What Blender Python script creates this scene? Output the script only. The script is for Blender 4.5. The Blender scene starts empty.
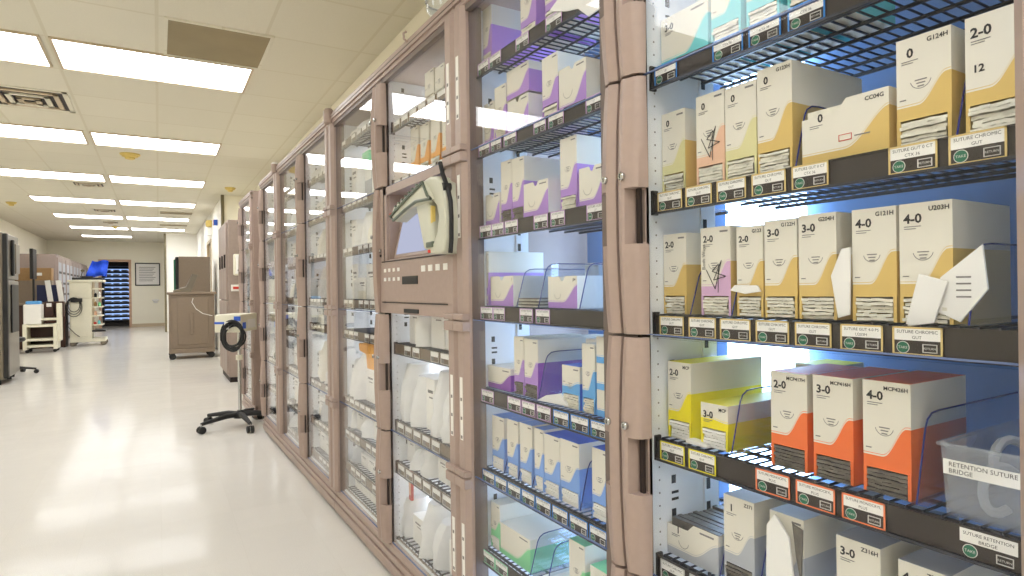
import bpy, bmesh, math, random
from math import sin, cos, pi, radians as R
from mathutils import Vector, Matrix
random.seed(7)
sc = bpy.context.scene
COL = sc.collection
AL = -0.0169           # the room is turned by about one degree against the cabinet row

# ------------------------------------------------------------------ materials
def lin(c):
    return tuple(((v/255)/12.92 if v/255 <= .04045 else ((v/255+.055)/1.055)**2.4) for v in c) + (1,)
MATS = {}
def mat(name, rgb, rough=.5, metal=0, var=.04, scale=30, bump=0, spec=.5, coat=0, trans=None):
    m = bpy.data.materials.new(name); m.use_nodes = True
    nt = m.node_tree; b = nt.nodes['Principled BSDF']
    b.inputs['Roughness'].default_value = rough; b.inputs['Metallic'].default_value = metal
    b.inputs['Specular IOR Level'].default_value = spec; b.inputs['Coat Weight'].default_value = coat
    tc = nt.nodes.new('ShaderNodeTexCoord'); no = nt.nodes.new('ShaderNodeTexNoise')
    no.inputs['Scale'].default_value = scale; no.inputs['Detail'].default_value = 3
    nt.links.new(tc.outputs['Object'], no.inputs['Vector'])
    cr = nt.nodes.new('ShaderNodeValToRGB'); c = lin(rgb)
    cr.color_ramp.elements[0].color = tuple(max(0, v*(1-var)) for v in c[:3])+(1,)
    cr.color_ramp.elements[1].color = tuple(min(1, v*(1+var)) for v in c[:3])+(1,)
    cr.color_ramp.elements[0].position = .3; cr.color_ramp.elements[1].position = .7
    nt.links.new(no.outputs['Fac'], cr.inputs['Fac']); nt.links.new(cr.outputs['Color'], b.inputs['Base Color'])
    if bump:
        bp = nt.nodes.new('ShaderNodeBump'); bp.inputs['Strength'].default_value = bump; bp.inputs['Distance'].default_value = .002
        nt.links.new(no.outputs['Fac'], bp.inputs['Height']); nt.links.new(bp.outputs['Normal'], b.inputs['Normal'])
    MATS[name] = m
    return m
def emit(name, rgb, s):
    m = bpy.data.materials.new(name); m.use_nodes = True; nt = m.node_tree; nt.nodes.clear()
    e = nt.nodes.new('ShaderNodeEmission'); e.inputs[0].default_value = tuple(rgb)+(1,); e.inputs[1].default_value = s
    o = nt.nodes.new('ShaderNodeOutputMaterial'); nt.links.new(e.outputs[0], o.inputs[0]); MATS[name] = m; return m
def glass(name, tint=(1, 1, 1), f0=.045, haze=0, hazecol=(.8, .8, .8), power=5, k=1.0):
    """thin clear sheet: transparent with Fresnel reflection, optional milky share"""
    m = bpy.data.materials.new(name); m.use_nodes = True; nt = m.node_tree; nt.nodes.clear(); N = nt.nodes.new; L = nt.links.new
    tr = N('ShaderNodeBsdfTransparent'); tr.inputs[0].default_value = tuple(tint)+(1,)
    gl = N('ShaderNodeBsdfGlossy'); gl.inputs['Roughness'].default_value = .01; gl.inputs[0].default_value = (1, 1, 1, 1)
    lw = N('ShaderNodeLayerWeight'); lw.inputs[0].default_value = .5
    pw = N('ShaderNodeMath'); pw.operation = 'POWER'; pw.inputs[1].default_value = power; L(lw.outputs['Facing'], pw.inputs[0])
    ma = N('ShaderNodeMath'); ma.operation = 'MULTIPLY_ADD'; ma.inputs[1].default_value = (1-f0)*k; ma.inputs[2].default_value = f0; L(pw.outputs[0], ma.inputs[0])
    base = tr.outputs[0]
    if haze:
        df = N('ShaderNodeBsdfDiffuse'); df.inputs[0].default_value = tuple(hazecol)+(1,)
        tl = N('ShaderNodeBsdfTranslucent'); tl.inputs[0].default_value = tuple(hazecol)+(1,)
        m2 = N('ShaderNodeMixShader'); m2.inputs[0].default_value = .5; L(df.outputs[0], m2.inputs[1]); L(tl.outputs[0], m2.inputs[2])
        mh = N('ShaderNodeMixShader'); mh.inputs[0].default_value = haze; L(base, mh.inputs[1]); L(m2.outputs[0], mh.inputs[2]); base = mh.outputs[0]
    mx = N('ShaderNodeMixShader'); L(ma.outputs[0], mx.inputs[0]); L(base, mx.inputs[1]); L(gl.outputs[0], mx.inputs[2])
    o = N('ShaderNodeOutputMaterial'); L(mx.outputs[0], o.inputs[0]); MATS[name] = m; return m

mat('taupe', (166, 146, 137), .42, var=.03, scale=60, bump=.03)
mat('taupe_dark', (116, 102, 95), .5)
mat('locker_brown', (158, 142, 134), .5)
mat('seam', (40, 30, 28), .6)
mat('enamel', (238, 241, 245), .4, var=.01)
mat('enamel_blue', (100, 132, 178), .45, var=.03, scale=8)  # blue cast of the cool light is put into this panel colour
mat('rail', (44, 35, 32), .5, var=.03)
mat('rail_tan', (116, 98, 80), .5, var=.03)  # rail lightened in colour to imitate reflection haze on the door glass
mat('wire', (64, 66, 76), .28, metal=.85)
mat('wire_dark', (38, 38, 44), .35, metal=.5)
mat('black', (22, 22, 24), .45); mat('ink', (38, 36, 40), .7, var=0); mat('ink_soft', (128, 124, 124), .7, var=0)
mat('paper', (238, 236, 232), .6, var=.01); mat('cream', (228, 223, 210), .55, var=.015, scale=12)
mat('foil', (226, 222, 208), .4, metal=.1, var=.16, scale=55, bump=.4)
mat('foil_dark', (112, 106, 100), .35, metal=.35, var=.3, scale=60, bump=.4)
mat('gold', (216, 184, 108), .5, var=.02); mat('pale_gold', (218, 212, 158), .5, var=.02); mat('peach', (232, 188, 158), .5, var=.02)
mat('lilac', (212, 172, 208), .5, var=.02); mat('violet', (176, 134, 212), .5, var=.02); mat('purple', (136, 66, 178), .5, var=.02)
mat('yellow', (242, 226, 24), .45, var=.02); mat('orange', (240, 116, 56), .45, var=.02); mat('amber', (244, 172, 70), .5, var=.02)
mat('sky', (96, 168, 230), .5, var=.02); mat('blue', (122, 164, 232), .5, var=.02); mat('deep_blue', (58, 104, 214), .5, var=.02)
mat('mint', (134, 218, 160), .5, var=.02); mat('teal', (112, 206, 214), .5, var=.02); mat('greycard', (178, 182, 190), .5, var=.03)
mat('whitecard', (240, 238, 234), .5, var=.015); mat('kraft', (160, 126, 84), .7, var=.06); mat('red', (206, 60, 50), .5)
mat('green_badge', (20, 106, 78), .4, var=0); mat('white_line', (214, 212, 208), .5, var=0)
mat('tag_blue', (40, 130, 214), .4, var=0); mat('tag_gold', (216, 190, 126), .4, var=0); mat('tag_yellow', (238, 226, 40), .4, var=0)
mat('tag_orange', (240, 132, 84), .4, var=0); mat('tag_lilac', (196, 160, 206), .4, var=0); mat('tag_mint', (134, 214, 170), .4, var=0)
mat('chrome', (196, 198, 200), .15, metal=1, var=0); mat('steel', (128, 121, 110), .3, metal=.85, var=.05, scale=5)
mat('scanner', (200, 200, 184), .4, var=.02); mat('scanner_dark', (96, 106, 92), .4)
mat('rubber', (30, 30, 32), .6); mat('cart_white', (232, 228, 208), .4, var=.02); mat('cart_brown', (136, 120, 104), .45, var=.03)
mat('cloth_blue', (12, 70, 200), .8, var=.2, scale=14, bump=.3); mat('navy', (26, 34, 76), .6); mat('dark_brown', (66, 38, 30), .5)
mat('beige_metal', (206, 188, 160), .4); mat('fixture_yellow', (222, 196, 110), .5); mat('dark_panel', (152, 138, 106), .6, var=.06, scale=4)
mat('door_paint', (206, 168, 140), .5); mat('guard', (120, 112, 88), .35, metal=.6); mat('green_bin', (110, 206, 150), .5); mat('blue_bin', (92, 120, 220), .5)
mat('pouch', (232, 232, 232), .4, var=.05, scale=20, bump=.5); mat('dark_red', (150, 40, 36), .5)
emit('diffuser', (.985, .99, 1.0), 6.5)
emit('led', (.93, .97, 1.0), 7)  # glow of the added fill strips in the further cabinets
emit('led_soft', (.95, .97, 1.0), .9)  # weaker glow of the added fill strips, nearest cabinet
emit('cab_light', (.46, .69, 1.0), 8.0)
emit('cab_light_soft', (.84, .92, 1.0), 7)
emit('far_glow', (.36, .55, 1.0), .8)
emit('screen_glow', (.66, .70, .92), .5)
glass('pane', (.985, .99, .995), .016)
glass('acrylic', (.90, .93, .97), .05, haze=.03, hazecol=(.7, .75, .9))
glass('bin_plastic', (.9, .92, .95), .05, haze=.30, hazecol=(.62, .65, .70))
mat('acrylic_edge', (40, 48, 120), .2)
mat('pane_edge', (100, 116, 156), .2)

# floor: polished speckled vinyl tile
def floor_mat():
    m = mat('floor', (219, 215, 209), .12, var=.07, scale=260, spec=.045)
    nt = m.node_tree; b = nt.nodes['Principled BSDF']
    tc = nt.nodes['Texture Coordinate']
    br = nt.nodes.new('ShaderNodeTexBrick'); br.offset = 0; br.inputs['Scale'].default_value = 1
    br.inputs['Brick Width'].default_value = .305; br.inputs['Row Height'].default_value = .305; br.inputs['Mortar Size'].default_value = .0008
    br.inputs['Color1'].default_value = (1, 1, 1, 1); br.inputs['Color2'].default_value = (.965, .965, .96, 1); br.inputs['Mortar'].default_value = (.93, .925, .91, 1)
    nt.links.new(tc.outputs['Object'], br.inputs['Vector'])
    mx = nt.nodes.new('ShaderNodeMix'); mx.data_type = 'RGBA'; mx.blend_type = 'MULTIPLY'; mx.inputs[0].default_value = 1
    cr = [n for n in nt.nodes if n.type == 'VALTORGB'][0]
    nt.links.new(cr.outputs[0], mx.inputs[6]); nt.links.new(br.outputs[0], mx.inputs[7]); nt.links.new(mx.outputs[2], b.inputs['Base Color'])
    n2 = nt.nodes.new('ShaderNodeTexNoise'); n2.inputs['Scale'].default_value = 5.5; n2.inputs['Detail'].default_value = 2
    nt.links.new(tc.outputs['Object'], n2.inputs['Vector'])
    bp = nt.nodes.new('ShaderNodeBump'); bp.inputs['Strength'].default_value = .16; bp.inputs['Distance'].default_value = .012
    nt.links.new(n2.outputs[0], bp.inputs['Height']); nt.links.new(bp.outputs[0], b.inputs['Normal'])
    return m
floor_mat()
mat('wall_paint', (252, 247, 228), .6, var=.01, scale=3); mat('wall_white', (252, 250, 242), .6, var=.01, scale=3)
def ceiling_mat():
    m = mat('ceiling', (230, 225, 208), .8, var=.02, scale=120)
    nt = m.node_tree; b = nt.nodes['Principled BSDF']; tc = nt.nodes['Texture Coordinate']
    mp = nt.nodes.new('ShaderNodeMapping'); mp.inputs['Location'].default_value = (.600, -4.865+.6625*20, 0)
    nt.links.new(tc.outputs['Object'], mp.inputs[0])
    br = nt.nodes.new('ShaderNodeTexBrick'); br.offset = 0; br.inputs['Scale'].default_value = 1
    br.inputs['Brick Width'].default_value = .61; br.inputs['Row Height'].default_value = .6625; br.inputs['Mortar Size'].default_value = .011; br.inputs['Mortar Smooth'].default_value = 0.2
    br.inputs['Color1'].default_value = (1, 1, 1, 1); br.inputs['Color2'].default_value = (.96, .96, .95, 1); br.inputs['Mortar'].default_value = (.90, .885, .84, 1)
    nt.links.new(mp.outputs[0], br.inputs['Vector'])
    mx = nt.nodes.new('ShaderNodeMix'); mx.data_type = 'RGBA'; mx.blend_type = 'MULTIPLY'; mx.inputs[0].default_value = 1
    cr = [n for n in nt.nodes if n.type == 'VALTORGB'][0]
    nt.links.new(cr.outputs[0], mx.inputs[6]); nt.links.new(br.outputs[0], mx.inputs[7]); nt.links.new(mx.outputs[2], b.inputs['Base Color'])
ceiling_mat()

# ------------------------------------------------------------------ mesh helpers
_TXT = {}
def text_mesh(s, bold=0.0):
    key = (s, bold)
    if key not in _TXT:
        cu = bpy.data.curves.new('lettering', 'FONT'); cu.body = s; cu.size = 1; cu.resolution_u = 2; cu.offset = bold
        o = bpy.data.objects.new('lettering', cu); COL.objects.link(o)
        bpy.context.view_layer.update()
        me = bpy.data.meshes.new_from_object(o)
        vs = [v.co.copy() for v in me.vertices]; fs = [tuple(p.vertices) for p in me.polygons]
        bpy.data.objects.remove(o); bpy.data.curves.remove(cu); bpy.data.meshes.remove(me)
        w = max((v.x for v in vs), default=1)
        _TXT[key] = (vs, fs, w)
    return _TXT[key]

class MB:
    def __init__(s): s.v = []; s.f = []; s.m = []; s.sm = []; s.mats = []
    def mi(s, name):
        if name not in s.mats: s.mats.append(name)
        return s.mats.index(name)
    def add(s, vs, fs, m, smooth=False):
        b = len(s.v); s.v += [tuple(v) for v in vs]; k = s.mi(m)
        for f in fs: s.f.append(tuple(b+i for i in f)); s.m.append(k); s.sm.append(smooth)
        return s
    def box(s, x0, x1, y0, y1, z0, z1, m, M=None):
        vs = [(x, y, z) for x in (x0, x1) for y in (y0, y1) for z in (z0, z1)]
        if M: vs = [M @ Vector(v) for v in vs]
        return s.add(vs, [(0, 1, 3, 2), (4, 6, 7, 5), (0, 4, 5, 1), (2, 3, 7, 6), (0, 2, 6, 4), (1, 5, 7, 3)], m)
    def tube(s, pts, r, m, n=8, closed=False):
        pts = [Vector(p) for p in pts]; rings = []; N = len(pts)
        up = None
        for i, p in enumerate(pts):
            a = pts[(i-1) % N] if (closed or i > 0) else p; c = pts[(i+1) % N] if (closed or i < N-1) else p
            t = (c-a).normalized() if (c-a).length > 0 else Vector((0, 0, 1))
            if up is None:
                up = Vector((0, 0, 1)) if abs(t.z) < .9 else Vector((1, 0, 0))
            e1 = t.cross(up); 
            if e1.length < 1e-4: e1 = t.cross(Vector((1, .3, 0)))
            e1.normalize(); e2 = e1.cross(t); up = e2
            rr = r[i] if isinstance(r, (list, tuple)) else r
            rings.append([p+(e1*cos(2*pi*k/n)+e2*sin(2*pi*k/n))*rr for k in range(n)])
        vs = [q for g in rings for q in g]; fs = []
        for i in range(N if closed else N-1):
            j = (i+1) % N
            for k in range(n): fs.append((i*n+k, i*n+(k+1) % n, j*n+(k+1) % n, j*n+k))
        s.add(vs, fs, m, True)
        if not closed:
            s.add(rings[0], [tuple(range(n))[::-1]], m); s.add(rings[-1], [tuple(range(n))], m)
        return s
    def cyl(s, a, b, r, m, n=16, r2=None): return s.tube([a, b], [r, r2 if r2 is not None else r], m, n)
    def lathe(s, c, prof, m, n=20, axis='z'):
        vs = []; fs = []
        for (r, h) in prof:
            for k in range(n):
                a = 2*pi*k/n; q = (r*cos(a), r*sin(a), h)
                if axis == 'x': q = (h, r*cos(a), r*sin(a))
                if axis == 'y': q = (r*cos(a), h, r*sin(a))
                vs.append((c[0]+q[0], c[1]+q[1], c[2]+q[2]))
        for i in range(len(prof)-1):
            for k in range(n): fs.append((i*n+k, i*n+(k+1) % n, (i+1)*n+(k+1) % n, (i+1)*n+k))
        return s.add(vs, fs, m, True)
    def prism(s, pts, x0, x1, m, axis='x', m2=None):
        """outline pts (a,b) swept from x0 to x1 along axis; ends filled"""
        def P(a, b, h): return {'x': (h, a, b), 'y': (a, h, b), 'z': (a, b, h)}[axis]
        n = len(pts); vs = [P(a, b, x0) for a, b in pts]+[P(a, b, x1) for a, b in pts]
        s.add(vs, [(k, (k+1) % n, n+(k+1) % n, n+k) for k in range(n)], m2 or m)
        s.add(vs, [tuple(range(n)), tuple(range(2*n-1, n-1, -1))], m)
        return s
    def face(s, vs, m): return s.add(vs, [tuple(range(len(vs)))], m)
    def text(s, t, size, org, ax, ay, m, bold=0, align='l', maxw=None):
        vs, fs, w = text_mesh(t, bold)
        sx = size
        if maxw and w*size > maxw: sx = size = maxw/w
        o = Vector(org); ax = Vector(ax); ay = Vector(ay)
        sh = {'l': 0, 'c': -w*sx/2, 'r': -w*sx}[align]
        return s.add([o+ax*(v.x*sx+sh)+ay*(v.y*size) for v in vs], fs, m)
    def build(s, name, parent=None, bevel=0, loc=None, seg=2):
        me = bpy.data.meshes.new(name); me.from_pydata(s.v, [], s.f)
        for k in s.mats: me.materials.append(MATS[k])
        me.polygons.foreach_set('material_index', s.m); me.polygons.foreach_set('use_smooth', s.sm)
        bm = bmesh.new(); bm.from_mesh(me); 
        if bevel: bmesh.ops.remove_doubles(bm, verts=bm.verts, dist=1e-6)
        bmesh.ops.recalc_face_normals(bm, faces=bm.faces); bm.to_mesh(me); bm.free()
        if any(s.sm): me.set_sharp_from_angle(angle=R(38))
        o = bpy.data.objects.new(name, me); COL.objects.link(o)
        if parent: o.parent = parent
        if loc: o.location = loc
        if bevel:
            b = o.modifiers.new('soft_edges', 'BEVEL'); b.width = bevel; b.segments = seg; b.limit_method = 'ANGLE'; b.angle_limit = R(40)
        return o

def tag(o, label, cat, group=None):
    o['label'] = label; o['category'] = cat
    if group: o['group'] = group
    return o
def thing(name, label, cat, loc=(0, 0, 0), rz=0, group=None, room=False):
    o = bpy.data.objects.new(name, None); COL.objects.link(o); o.empty_display_size = .1
    if room:
        v = Matrix.Rotation(AL, 3, 'Z') @ Vector(loc); o.location = v; o.rotation_euler = (0, 0, rz+AL)
    else:
        o.location = loc; o.rotation_euler = (0, 0, rz)
    return tag(o, label, cat, group)
def struct(name, mb, bevel=0, room=True):
    o = mb.build(name, None, bevel); o['kind'] = 'structure'
    if room: o.rotation_euler = (0, 0, AL)
    return o
def copy_tree(o, parent=None):
    c = o.copy(); COL.objects.link(c)
    if parent: c.parent = parent
    for ch in list(o.children): copy_tree(ch, c)
    return c

# ------------------------------------------------------------------ camera
cam = bpy.data.cameras.new('camera'); co = bpy.data.objects.new('camera', cam); COL.objects.link(co)
yaw, roll = R(30.879), -0.01348
fwd = Vector((sin(yaw), cos(yaw), 0)); right = Vector((cos(yaw), -sin(yaw), 0)); up = Vector((0, 0, 1))
cx = right*cos(roll)+up*sin(roll); cy = -right*sin(roll)+up*cos(roll)
M = Matrix((cx, cy, -fwd)).transposed().to_4x4(); M.translation = Vector((0, 0, 1.094))
co.matrix_world = M; cam.sensor_width = 36; cam.lens = 614.78/1024*36; cam.clip_start = .02
sc.camera = co

# ------------------------------------------------------------------ the room (room frame, turned by AL)
XL, YF, YB, H = -2.93, 23.3, -3.2, 2.74
m = MB(); m.box(XL-.1, 3.2, YB-.1, YF+4.2, -.08, 0, 'floor'); struct('floor', m)
m = MB(); m.box(XL-.1, 3.2, YB-.1, YF+4.2, H, H+.08, 'ceiling'); struct('ceiling', m)
m = MB(); m.box(XL-.12, XL, YB, YF, 0, H, 'wall_paint'); struct('wall_left', m)
m = MB(); m.box(1.36, 1.48, YB, 11.52, 0, H, 'wall_paint'); struct('wall_right', m)
m = MB(); m.box(XL, 1.4, YB-.12, YB, 0, H, 'wall_paint'); struct('wall_back', m)
DX0, DX1, DZ = -1.56, -.82, 2.10
m = MB(); m.box(XL, DX0, YF, YF+.14, 0, H, 'wall_paint'); m.box(DX1, .25, YF, YF+.14, 0, H, 'wall_paint'); m.box(DX0, DX1, YF, YF+.14, DZ, H, 'wall_paint')
struct('wall_far', m)
# projecting wall block on the right beyond the tall locker
m = MB(); m.box(.965, 1.5, 11.5, 11.6, 0, H, 'wall_paint'); struct('wall_return', m)
m = MB(); m.box(.965, 1.07, 11.6, 14.2, 0, H, 'wall_white'); m.box(.965, 1.07, 14.2, 15.3, 2.14, H, 'wall_white'); m.box(.965, 1.07, 15.3, 19.6, 0, H, 'wall_white'); struct('wall_side', m)
m = MB(); m.box(.95, 1.0, 14.14, 14.22, 0, 2.2, 'beige_metal'); m.box(.95, 1.0, 15.28, 15.36, 0, 2.2, 'beige_metal'); m.box(.95, 1.0, 14.22, 15.28, 2.14, 2.2, 'beige_metal')
m.box(1.02, 1.06, 14.22, 15.28, 0, 2.14, 'beige_metal'); struct('door_2', m, .004)
m = MB(); m.box(.185, 1.1, 19.6, 23.4, 0, H, 'wall_white'); struct('wall_block', m)
m = MB(); m.box(.15, .20, 19.57, 19.66, 0, H, 'guard'); struct('trim_1', m, .004)
m = MB(); m.box(.935, .985, 11.46, 11.53, 0, H, 'guard'); struct('trim_2', m, .004)
m = MB(); m.box(DX1, .2, YF-.012, YF, 0, .1, 'beige_metal'); m.box(XL, DX0, YF-.012, YF, 0, .1, 'beige_metal'); struct('baseboard_far', m)
m = MB(); m.box(DX0-.07, DX0, YF-.03, YF+.16, 0, DZ+.07, 'door_paint'); m.box(DX1, DX1+.07, YF-.03, YF+.16, 0, DZ+.07, 'door_paint'); m.box(DX0, DX1, YF-.03, YF+.16, DZ, DZ+.07, 'door_paint')
struct('door_1', m, .004)
m = MB(); m.box(DX0-.7, DX0-.6, YF+.14, YF+4, 0, H, 'wall_paint'); m.box(DX1+.5, DX1+.6, YF+.14, YF+4, 0, H, 'wall_paint'); m.box(DX0-.7, DX1+.6, YF+4, YF+4.1, 0, H, 'wall_paint'); struct('wall_closet', m)

# ceiling lights
LY = [4.865+2.65*k for k in range(-3, 7)]
order = ['second to last behind', 'x']
def ceil_light(x0, y0, label):
    t = thing('ceiling_light', label, 'ceiling light', (x0+.61, y0+.31, H-.001), group='recessed fluorescent ceiling lights', room=True)
    f = MB()
    for (a, b, c, d) in ((-.61, .61, -.315, -.298), (-.61, .61, .298, .315), (-.61, -.593, -.298, .298), (.593, .61, -.298, .298)): f.box(a, b, c, d, -.012, .004, 'beige_metal')
    f.build('frame', t, .002)
    MB().box(-.593, .593, -.298, .298, -.006, -.002, 'diffuser').build('diffuser', t)
    return t
nth = {0: 'nearest overhead', 1: 'first', 2: 'second', 3: 'third', 4: 'fourth', 5: 'fifth', 6: 'sixth', 7: 'seventh'}
words_r = ['glowing ceiling light panel behind the camera position, farthest back', 'glowing ceiling light panel behind the camera position', 'glowing ceiling light panel just above the camera position',
           'long glowing ceiling light panel beside the olive grey ceiling panel, right of a pair', 'right ceiling light panel of the pair above the yellow smoke detector',
           'right ceiling light panel in the third pair, just beyond the yellow smoke detector', 'right ceiling light panel in the fourth pair down the corridor',
           'right ceiling light panel in the fifth pair, between two small dark ceiling panels', 'right ceiling light panel in the last full pair near the white wall block', None]
words_l = ['ceiling light panel on the left side behind the camera, farthest back', 'ceiling light panel on the left side behind the camera', 'ceiling light panel on the left side above the camera',
           'left ceiling light panel of the nearest pair, above the slotted air vent', 'left ceiling light panel in the second pair, near the slotted air vent',
           'left ceiling light panel in the third pair, touching a dark vent slot', 'left ceiling light panel in the fourth pair, above the left wall cabinets',
           'left ceiling light panel in the fifth pair, between small air vents', 'left ceiling light panel in the last full pair, near the far wall',
           'single farthest ceiling light panel in front of the far wall']
for i, y in enumerate(LY):
    if words_r[i] and i != 2: ceil_light(-.59, y, words_r[i])
    ceil_light(-1.86, y, words_l[i])

def vent(x0, x1, y0, y1, label):
    t = thing('air_vent', label, 'air vent', ((x0+x1)/2, (y0+y1)/2, H), room=True); a, b = (x1-x0)/2, (y1-y0)/2
    f = MB()
    for k in range(4):
        q = 1-k*.24; z = -.006-.008*k
        for (p, r_, u, v) in ((-a*q, a*q, -b*q, -b*(q-.13)), (-a*q, a*q, b*(q-.13), b*q), (-a*q, -a*(q-.13), -b*q, b*q), (a*(q-.13), a*q, -b*q, b*q)): f.box(p, r_, u, v, z, z+.012, 'ceiling' if k % 2 == 0 else 'beige_metal')
    f.build('grille', t); MB().box(-a*.98, a*.98, -b*.98, b*.98, -.003, .0, 'seam').build('duct_opening', t)
vent(-1.2, -.63, 6.15, 6.8, 'square louvred ceiling air vent beside the nearest left light panel')
vent(-1.1, -.68, 11.0, 11.35, 'dark slotted ceiling vent behind the third row of light panels')
vent(-1.1, -.7, 14.35, 14.75, 'small ceiling vent behind the fourth row of light panels')
vent(-1.1, -.78, 16.8, 17.1, 'small ceiling vent behind the fifth row of light panels')
def cpanel(x0, x1, y0, y1, label):
    t = thing('ceiling_grille', label, 'ceiling panel', ((x0+x1)/2, (y0+y1)/2, H), room=True); a, b = (x1-x0)/2, (y1-y0)/2
    g = MB().box(-a, a, -b, b, -.007, -.001, 'dark_panel').build('grille', t)
    f = MB()
    for (p, r_, u, v) in ((-a-.02, a+.02, -b-.02, -b), (-a-.02, a+.02, b, b+.02), (-a-.02, -a, -b, b), (a, a+.02, -b, b)): f.box(p, r_, u, v, -.012, .002, 'ceiling')
    f.build('frame', t, .002)
cpanel(.07, .65, 4.21, 4.83, 'olive grey return air panel in the ceiling beside the nearest light')
cpanel(.05, .63, 14.2, 14.7, 'small dark ceiling panel beyond the fourth right light')
cpanel(.05, .63, 16.9, 17.3, 'smaller dark ceiling panel beyond the fifth right light')
def detector(x, y, label, r=.075):
    t = thing('smoke_detector', label, 'smoke detector', (x, y, H), room=True)
    MB().lathe((0, 0, 0), [(0, 0), (r*1.05, 0), (r*1.05, -.012), (r*.95, -.02), (r*.9, -.022)], 'fixture_yellow', 24).build('base', t)
    MB().lathe((0, 0, 0), [(r*.9, -.02), (r*.8, -.035), (r*.55, -.04), (r*.5, -.06), (r*.3, -.066), (0, -.067)], 'fixture_yellow', 24).build('sensor_head', t)
detector(-.272, 8.55, 'yellow round smoke detector on the ceiling between second and third light rows', .1)
detector(1.004, 10.65, 'dull yellow smoke detector on the ceiling near the tall locker top')
detector(-2.248, 13.9, 'dull yellow smoke detector on the ceiling near the left wall')
detector(-.9, 17.95, 'tiny yellow smoke detector on the ceiling far down the corridor')

# ------------------------------------------------------------------ cabinet pieces
ZT = [1.885, 1.485, 1.002, .556, .125]          # tier limits
PITCH = 1.412
SHELFMATS = {'b': 'tag_blue', 'g': 'tag_gold', 'y': 'tag_yellow', 'o': 'tag_orange', 'v': 'tag_lilac', 'm': 'tag_mint', 'w': 'white_line', 'n': 'rail'}

def make_tag(parent, y0, y1, zb, frame, lines=None, detail=True, xr=.828):
    """label card on the rail front; y0 < y1, text reads towards -y"""
    w = y1-y0; b = MB(); z0, z1 = zb+.0, zb+.0355; x = xr-.0022
    b.box(x, xr, y0, y1, z0, z1, 'rail' if detail else 'rail_tan')
    e = .0022; xf = x-.0006
    if frame != 'rail':
        for (p, q, r_, s_) in ((y0, y1, z0, z0+e), (y0, y1, z1-e, z1), (y0, y0+e, z0, z1), (y1-e, y1, z0, z1)): b.box(xf-.0006, x, p, q, r_, s_, frame)
    b.box(xf, x, y0+e, y1-e, z0+.0185, z1-e*.6, 'paper')
    if detail:
        xt = xf-.0003; yc = (y0+y1)/2
        if lines:
            b.text(lines[0], .0072, (xt, yc, z0+.0275), (0, -1, 0), (0, 0, 1), 'ink', 0, 'c', w*.82)
            b.text(lines[1], .0055, (xt, yc, z0+.0205), (0, -1, 0), (0, 0, 1), 'ink', 0, 'c', w*.6)
        # round badge and outlined box
        yb = y1-.013; zc = z0+.0095; n = 20; r = .0078
        b.face([(xt-.0004, yb-r*cos(2*pi*k/n), zc+r*sin(2*pi*k/n)) for k in range(n)], 'white_line')
        r = .0069; b.face([(xt-.0007, yb-r*cos(2*pi*k/n), zc+r*sin(2*pi*k/n)) for k in range(n)], 'green_badge')
        b.text('TAKE', .0046, (xt-.001, yb, zc-.0016), (0, -1, 0), (0, 0, 1), 'white_line', 0, 'c')
        ya, yd = y0+.006, y0+.006+min(.0165, w*.3)
        for (p, q, r_, s_) in ((ya, yd, zc-.0052, zc-.0044), (ya, yd, zc+.0044, zc+.0052), (ya, ya+.0008, zc-.005, zc+.005), (yd-.0008, yd, zc-.005, zc+.005)): b.box(xt-.0004, x, p, q, r_, s_, 'white_line')
        b.text('RETURN', .004, (xt-.0006, (ya+yd)/2, zc-.0014), (0, -1, 0), (0, 0, 1), 'white_line', 0, 'c', (yd-ya)*.84)
    else:
        b.box(xf, x, y0+w*.6, y1-e*1.5, z0+.004, z0+.0165, 'ink_soft')
    return b.build('label_tag', parent)

def shelf(parent, y0, y1, zb, tags=(), fine=False, light=False):
    """wire shelf: dark grid; the front rail and its cards are its pieces"""
    w = MB(); zt = zb+.0362; xs, xe = .835, 1.2; dm = 'wire'
    for k in range(7):
        x = xs+.012+(xe-xs-.02)*k/6; w.cyl((x, y0, zt-.006), (x, y1, zt-.006), .0032 if k not in (0, 6) else .004, 'wire_dark', 6)
    n = int((y1-y0)/(.021 if fine else .03))
    for k in range(n+1):
        y = y0+.006+(y1-y0-.012)*k/n
        w.tube([(xs, y, zt-.010), (xs+.002, y, zt), (xe-.002, y, zt), (xe, y, zt-.006)], .0019 if fine else .0028, dm, 5)
    s = w.build('shelf', parent)
    rm_ = 'rail' if fine else 'rail_tan'
    r = MB(); r.box(.828, .8345, y0, y1, zb, zb+.0345, rm_); r.box(.822, .829, y0, y1, zb-.0035, zb+.0005, 'wire' ); r.box(.826, .829, y0, y1, zb+.034, zb+.036, rm_)
    for y in (y0, y1): r.box(.824, .838, y-.003, y+.003, zb-.004, zb+.042, 'black')
    r.build('label_rail', s)
    for tg in tags:
        make_tag(s, tg[0], tg[1], zb, SHELFMATS[tg[2]], tg[3] if len(tg) > 3 else None, fine)
    return s

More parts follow.
